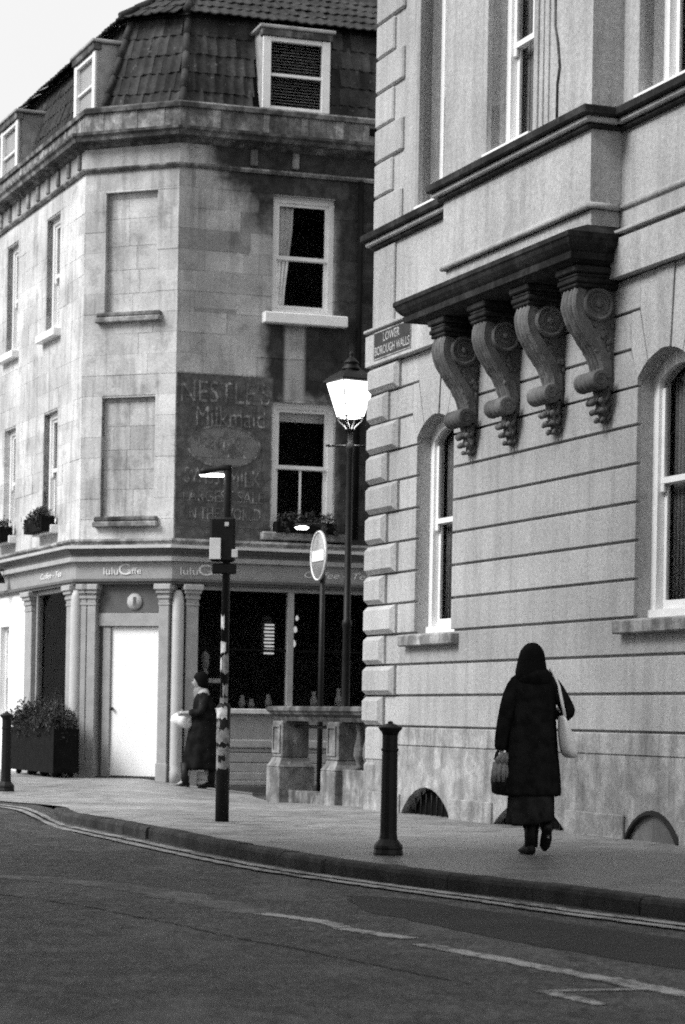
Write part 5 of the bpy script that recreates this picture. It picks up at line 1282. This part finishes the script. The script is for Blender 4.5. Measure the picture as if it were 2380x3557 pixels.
cloth_loft('coat', [(0, .02, .24, .20, .27, 0, 0), (0, .02, .255, .197, .267), (0, .0, .5, .185, .24), (0, -.01, .75, .175, .205), (0, -.02, .95, .16, .16), (0, -.01, 1.1, .17, .145), (0, .0, 1.21, .165, .115), (0, .0, 1.275, .13, .09), (0, .02, 1.315, .075, .07)], 'cloth_black', P2, 40, .04)
for sx in (1, -1): sleeve('sleeve', [(sx*.07, .0, 1.27), (sx*.14, .0, 1.24), (sx*.175, .005, 1.13), (sx*.19, .02, 1.02), (sx*.165, .10, 1.0), (sx*.115, .2, .99)], [.05, .066, .062, .058, .054, .046], 'cloth_dark', P2)
cloth_loft('scarf', [(0, .06, 1.16, .05, .05), (0, .07, 1.21, .075, .06), (0, .05, 1.27, .095, .085), (0, .04, 1.315, .085, .085), (0, .04, 1.34, .066, .07)], 'greycloth', P2, 24, .06)
bm = bmesh.new(); bm_rings(bm, [ellipse_ring(0, cy, z, rx, ry, 24, (0, -.1), .02) for z, rx, ry, cy in ((1.32, .07, .05, -.0), (1.37, .086, .08, .015), (1.43, .09, .097, .03), (1.48, .084, .093, .035), (1.52, .062, .07, .035), (1.54, .025, .03, .035))]); from_bm('hair', bm, 'hair', P2, None, True)
boot('boot', (-.07, .22, .04), (-.07, .16, .002), (-.07, .40, .002), P2); boot('boot', (.07, -.13, .05), (.07, -.18, .015), (.07, .05, .002), P2)
CBG = empty('carrier_bag', P2.matrix_basis @ Vector((0, .24, 0)), 'white carrier bag held at the waist by the far-off person in the pale scarf', 'bag', None, R_(96)); CBG.scale = (1.12, 1.12, 1.12)
bm = bmesh.new(); bm_rings(bm, [ellipse_ring(0, .02+.03*math.sin(z*30), z, rx, ry, 26, (.1, .12), .09, z*19) for z, rx, ry in ((.80, .07, .07), (.81, .10, .11), (.87, .115, .14), (.93, .105, .135), (.98, .07, .10), (1.0, .04, .07))]); from_bm('bag_body', bm, 'canvas', CBG, None, True)

# ------------------------------------------------------------------ unseen terrace added across the street to shade the near road and pavement
FT = Frame(-7.2, -14.0, 90.0)
TR = empty('unseen_terrace', FT.o, 'unseen plain stone terrace added across the street for its shade, beyond the left edge of the view', 'building')
TL = 32
cols_ = [2.2+3.3*i for i in range(9)]; rows_ = [(1.0, 2.9), (4.3, 6.2), (7.4, 9.1)]
zs_ = [-.3]+[z for r in rows_ for z in r]+[12.6]
for i, (z0, z1) in enumerate(zip(zs_, zs_[1:])):
    if i % 2 == 0: box('wall_band', 0, TL, 0, .35, z0, z1, 'ashlar', TR, FT)
    else:
        x = 0
        for c in cols_: box('wall_pier', x, c-.55, 0, .35, z0, z1, 'ashlar', TR, FT); x = c+.55
        box('wall_pier', x, TL, 0, .35, z0, z1, 'ashlar', TR, FT)
for z0, z1 in rows_:
    for c in cols_:
        w_ = boxes('window', [(c-.55, c-.46, .12, .2, z0, z1), (c+.46, c+.55, .12, .2, z0, z1), (c-.46, c+.46, .12, .2, z1-.08, z1), (c-.46, c+.46, .12, .2, z0, z0+.08), (c-.46, c+.46, .13, .19, (z0+z1)/2-.025, (z0+z1)/2+.025)], 'white', TR, FT)
        box('pane', c-.47, c+.47, .15, .16, z0+.04, z1-.04, 'glass', w_, FT)
box('rear_block', 0, TL, .8, 8, -.3, 12.6, 'interior', TR, FT); box('end_wall', TL-.35, TL-.001, .351, 8, -.3, 12.6, 'ashlar', TR, FT); box('cornice', -.1, TL+.2, -.35, 8, 12.6, 12.95, 'sillstone', TR, FT, .04)
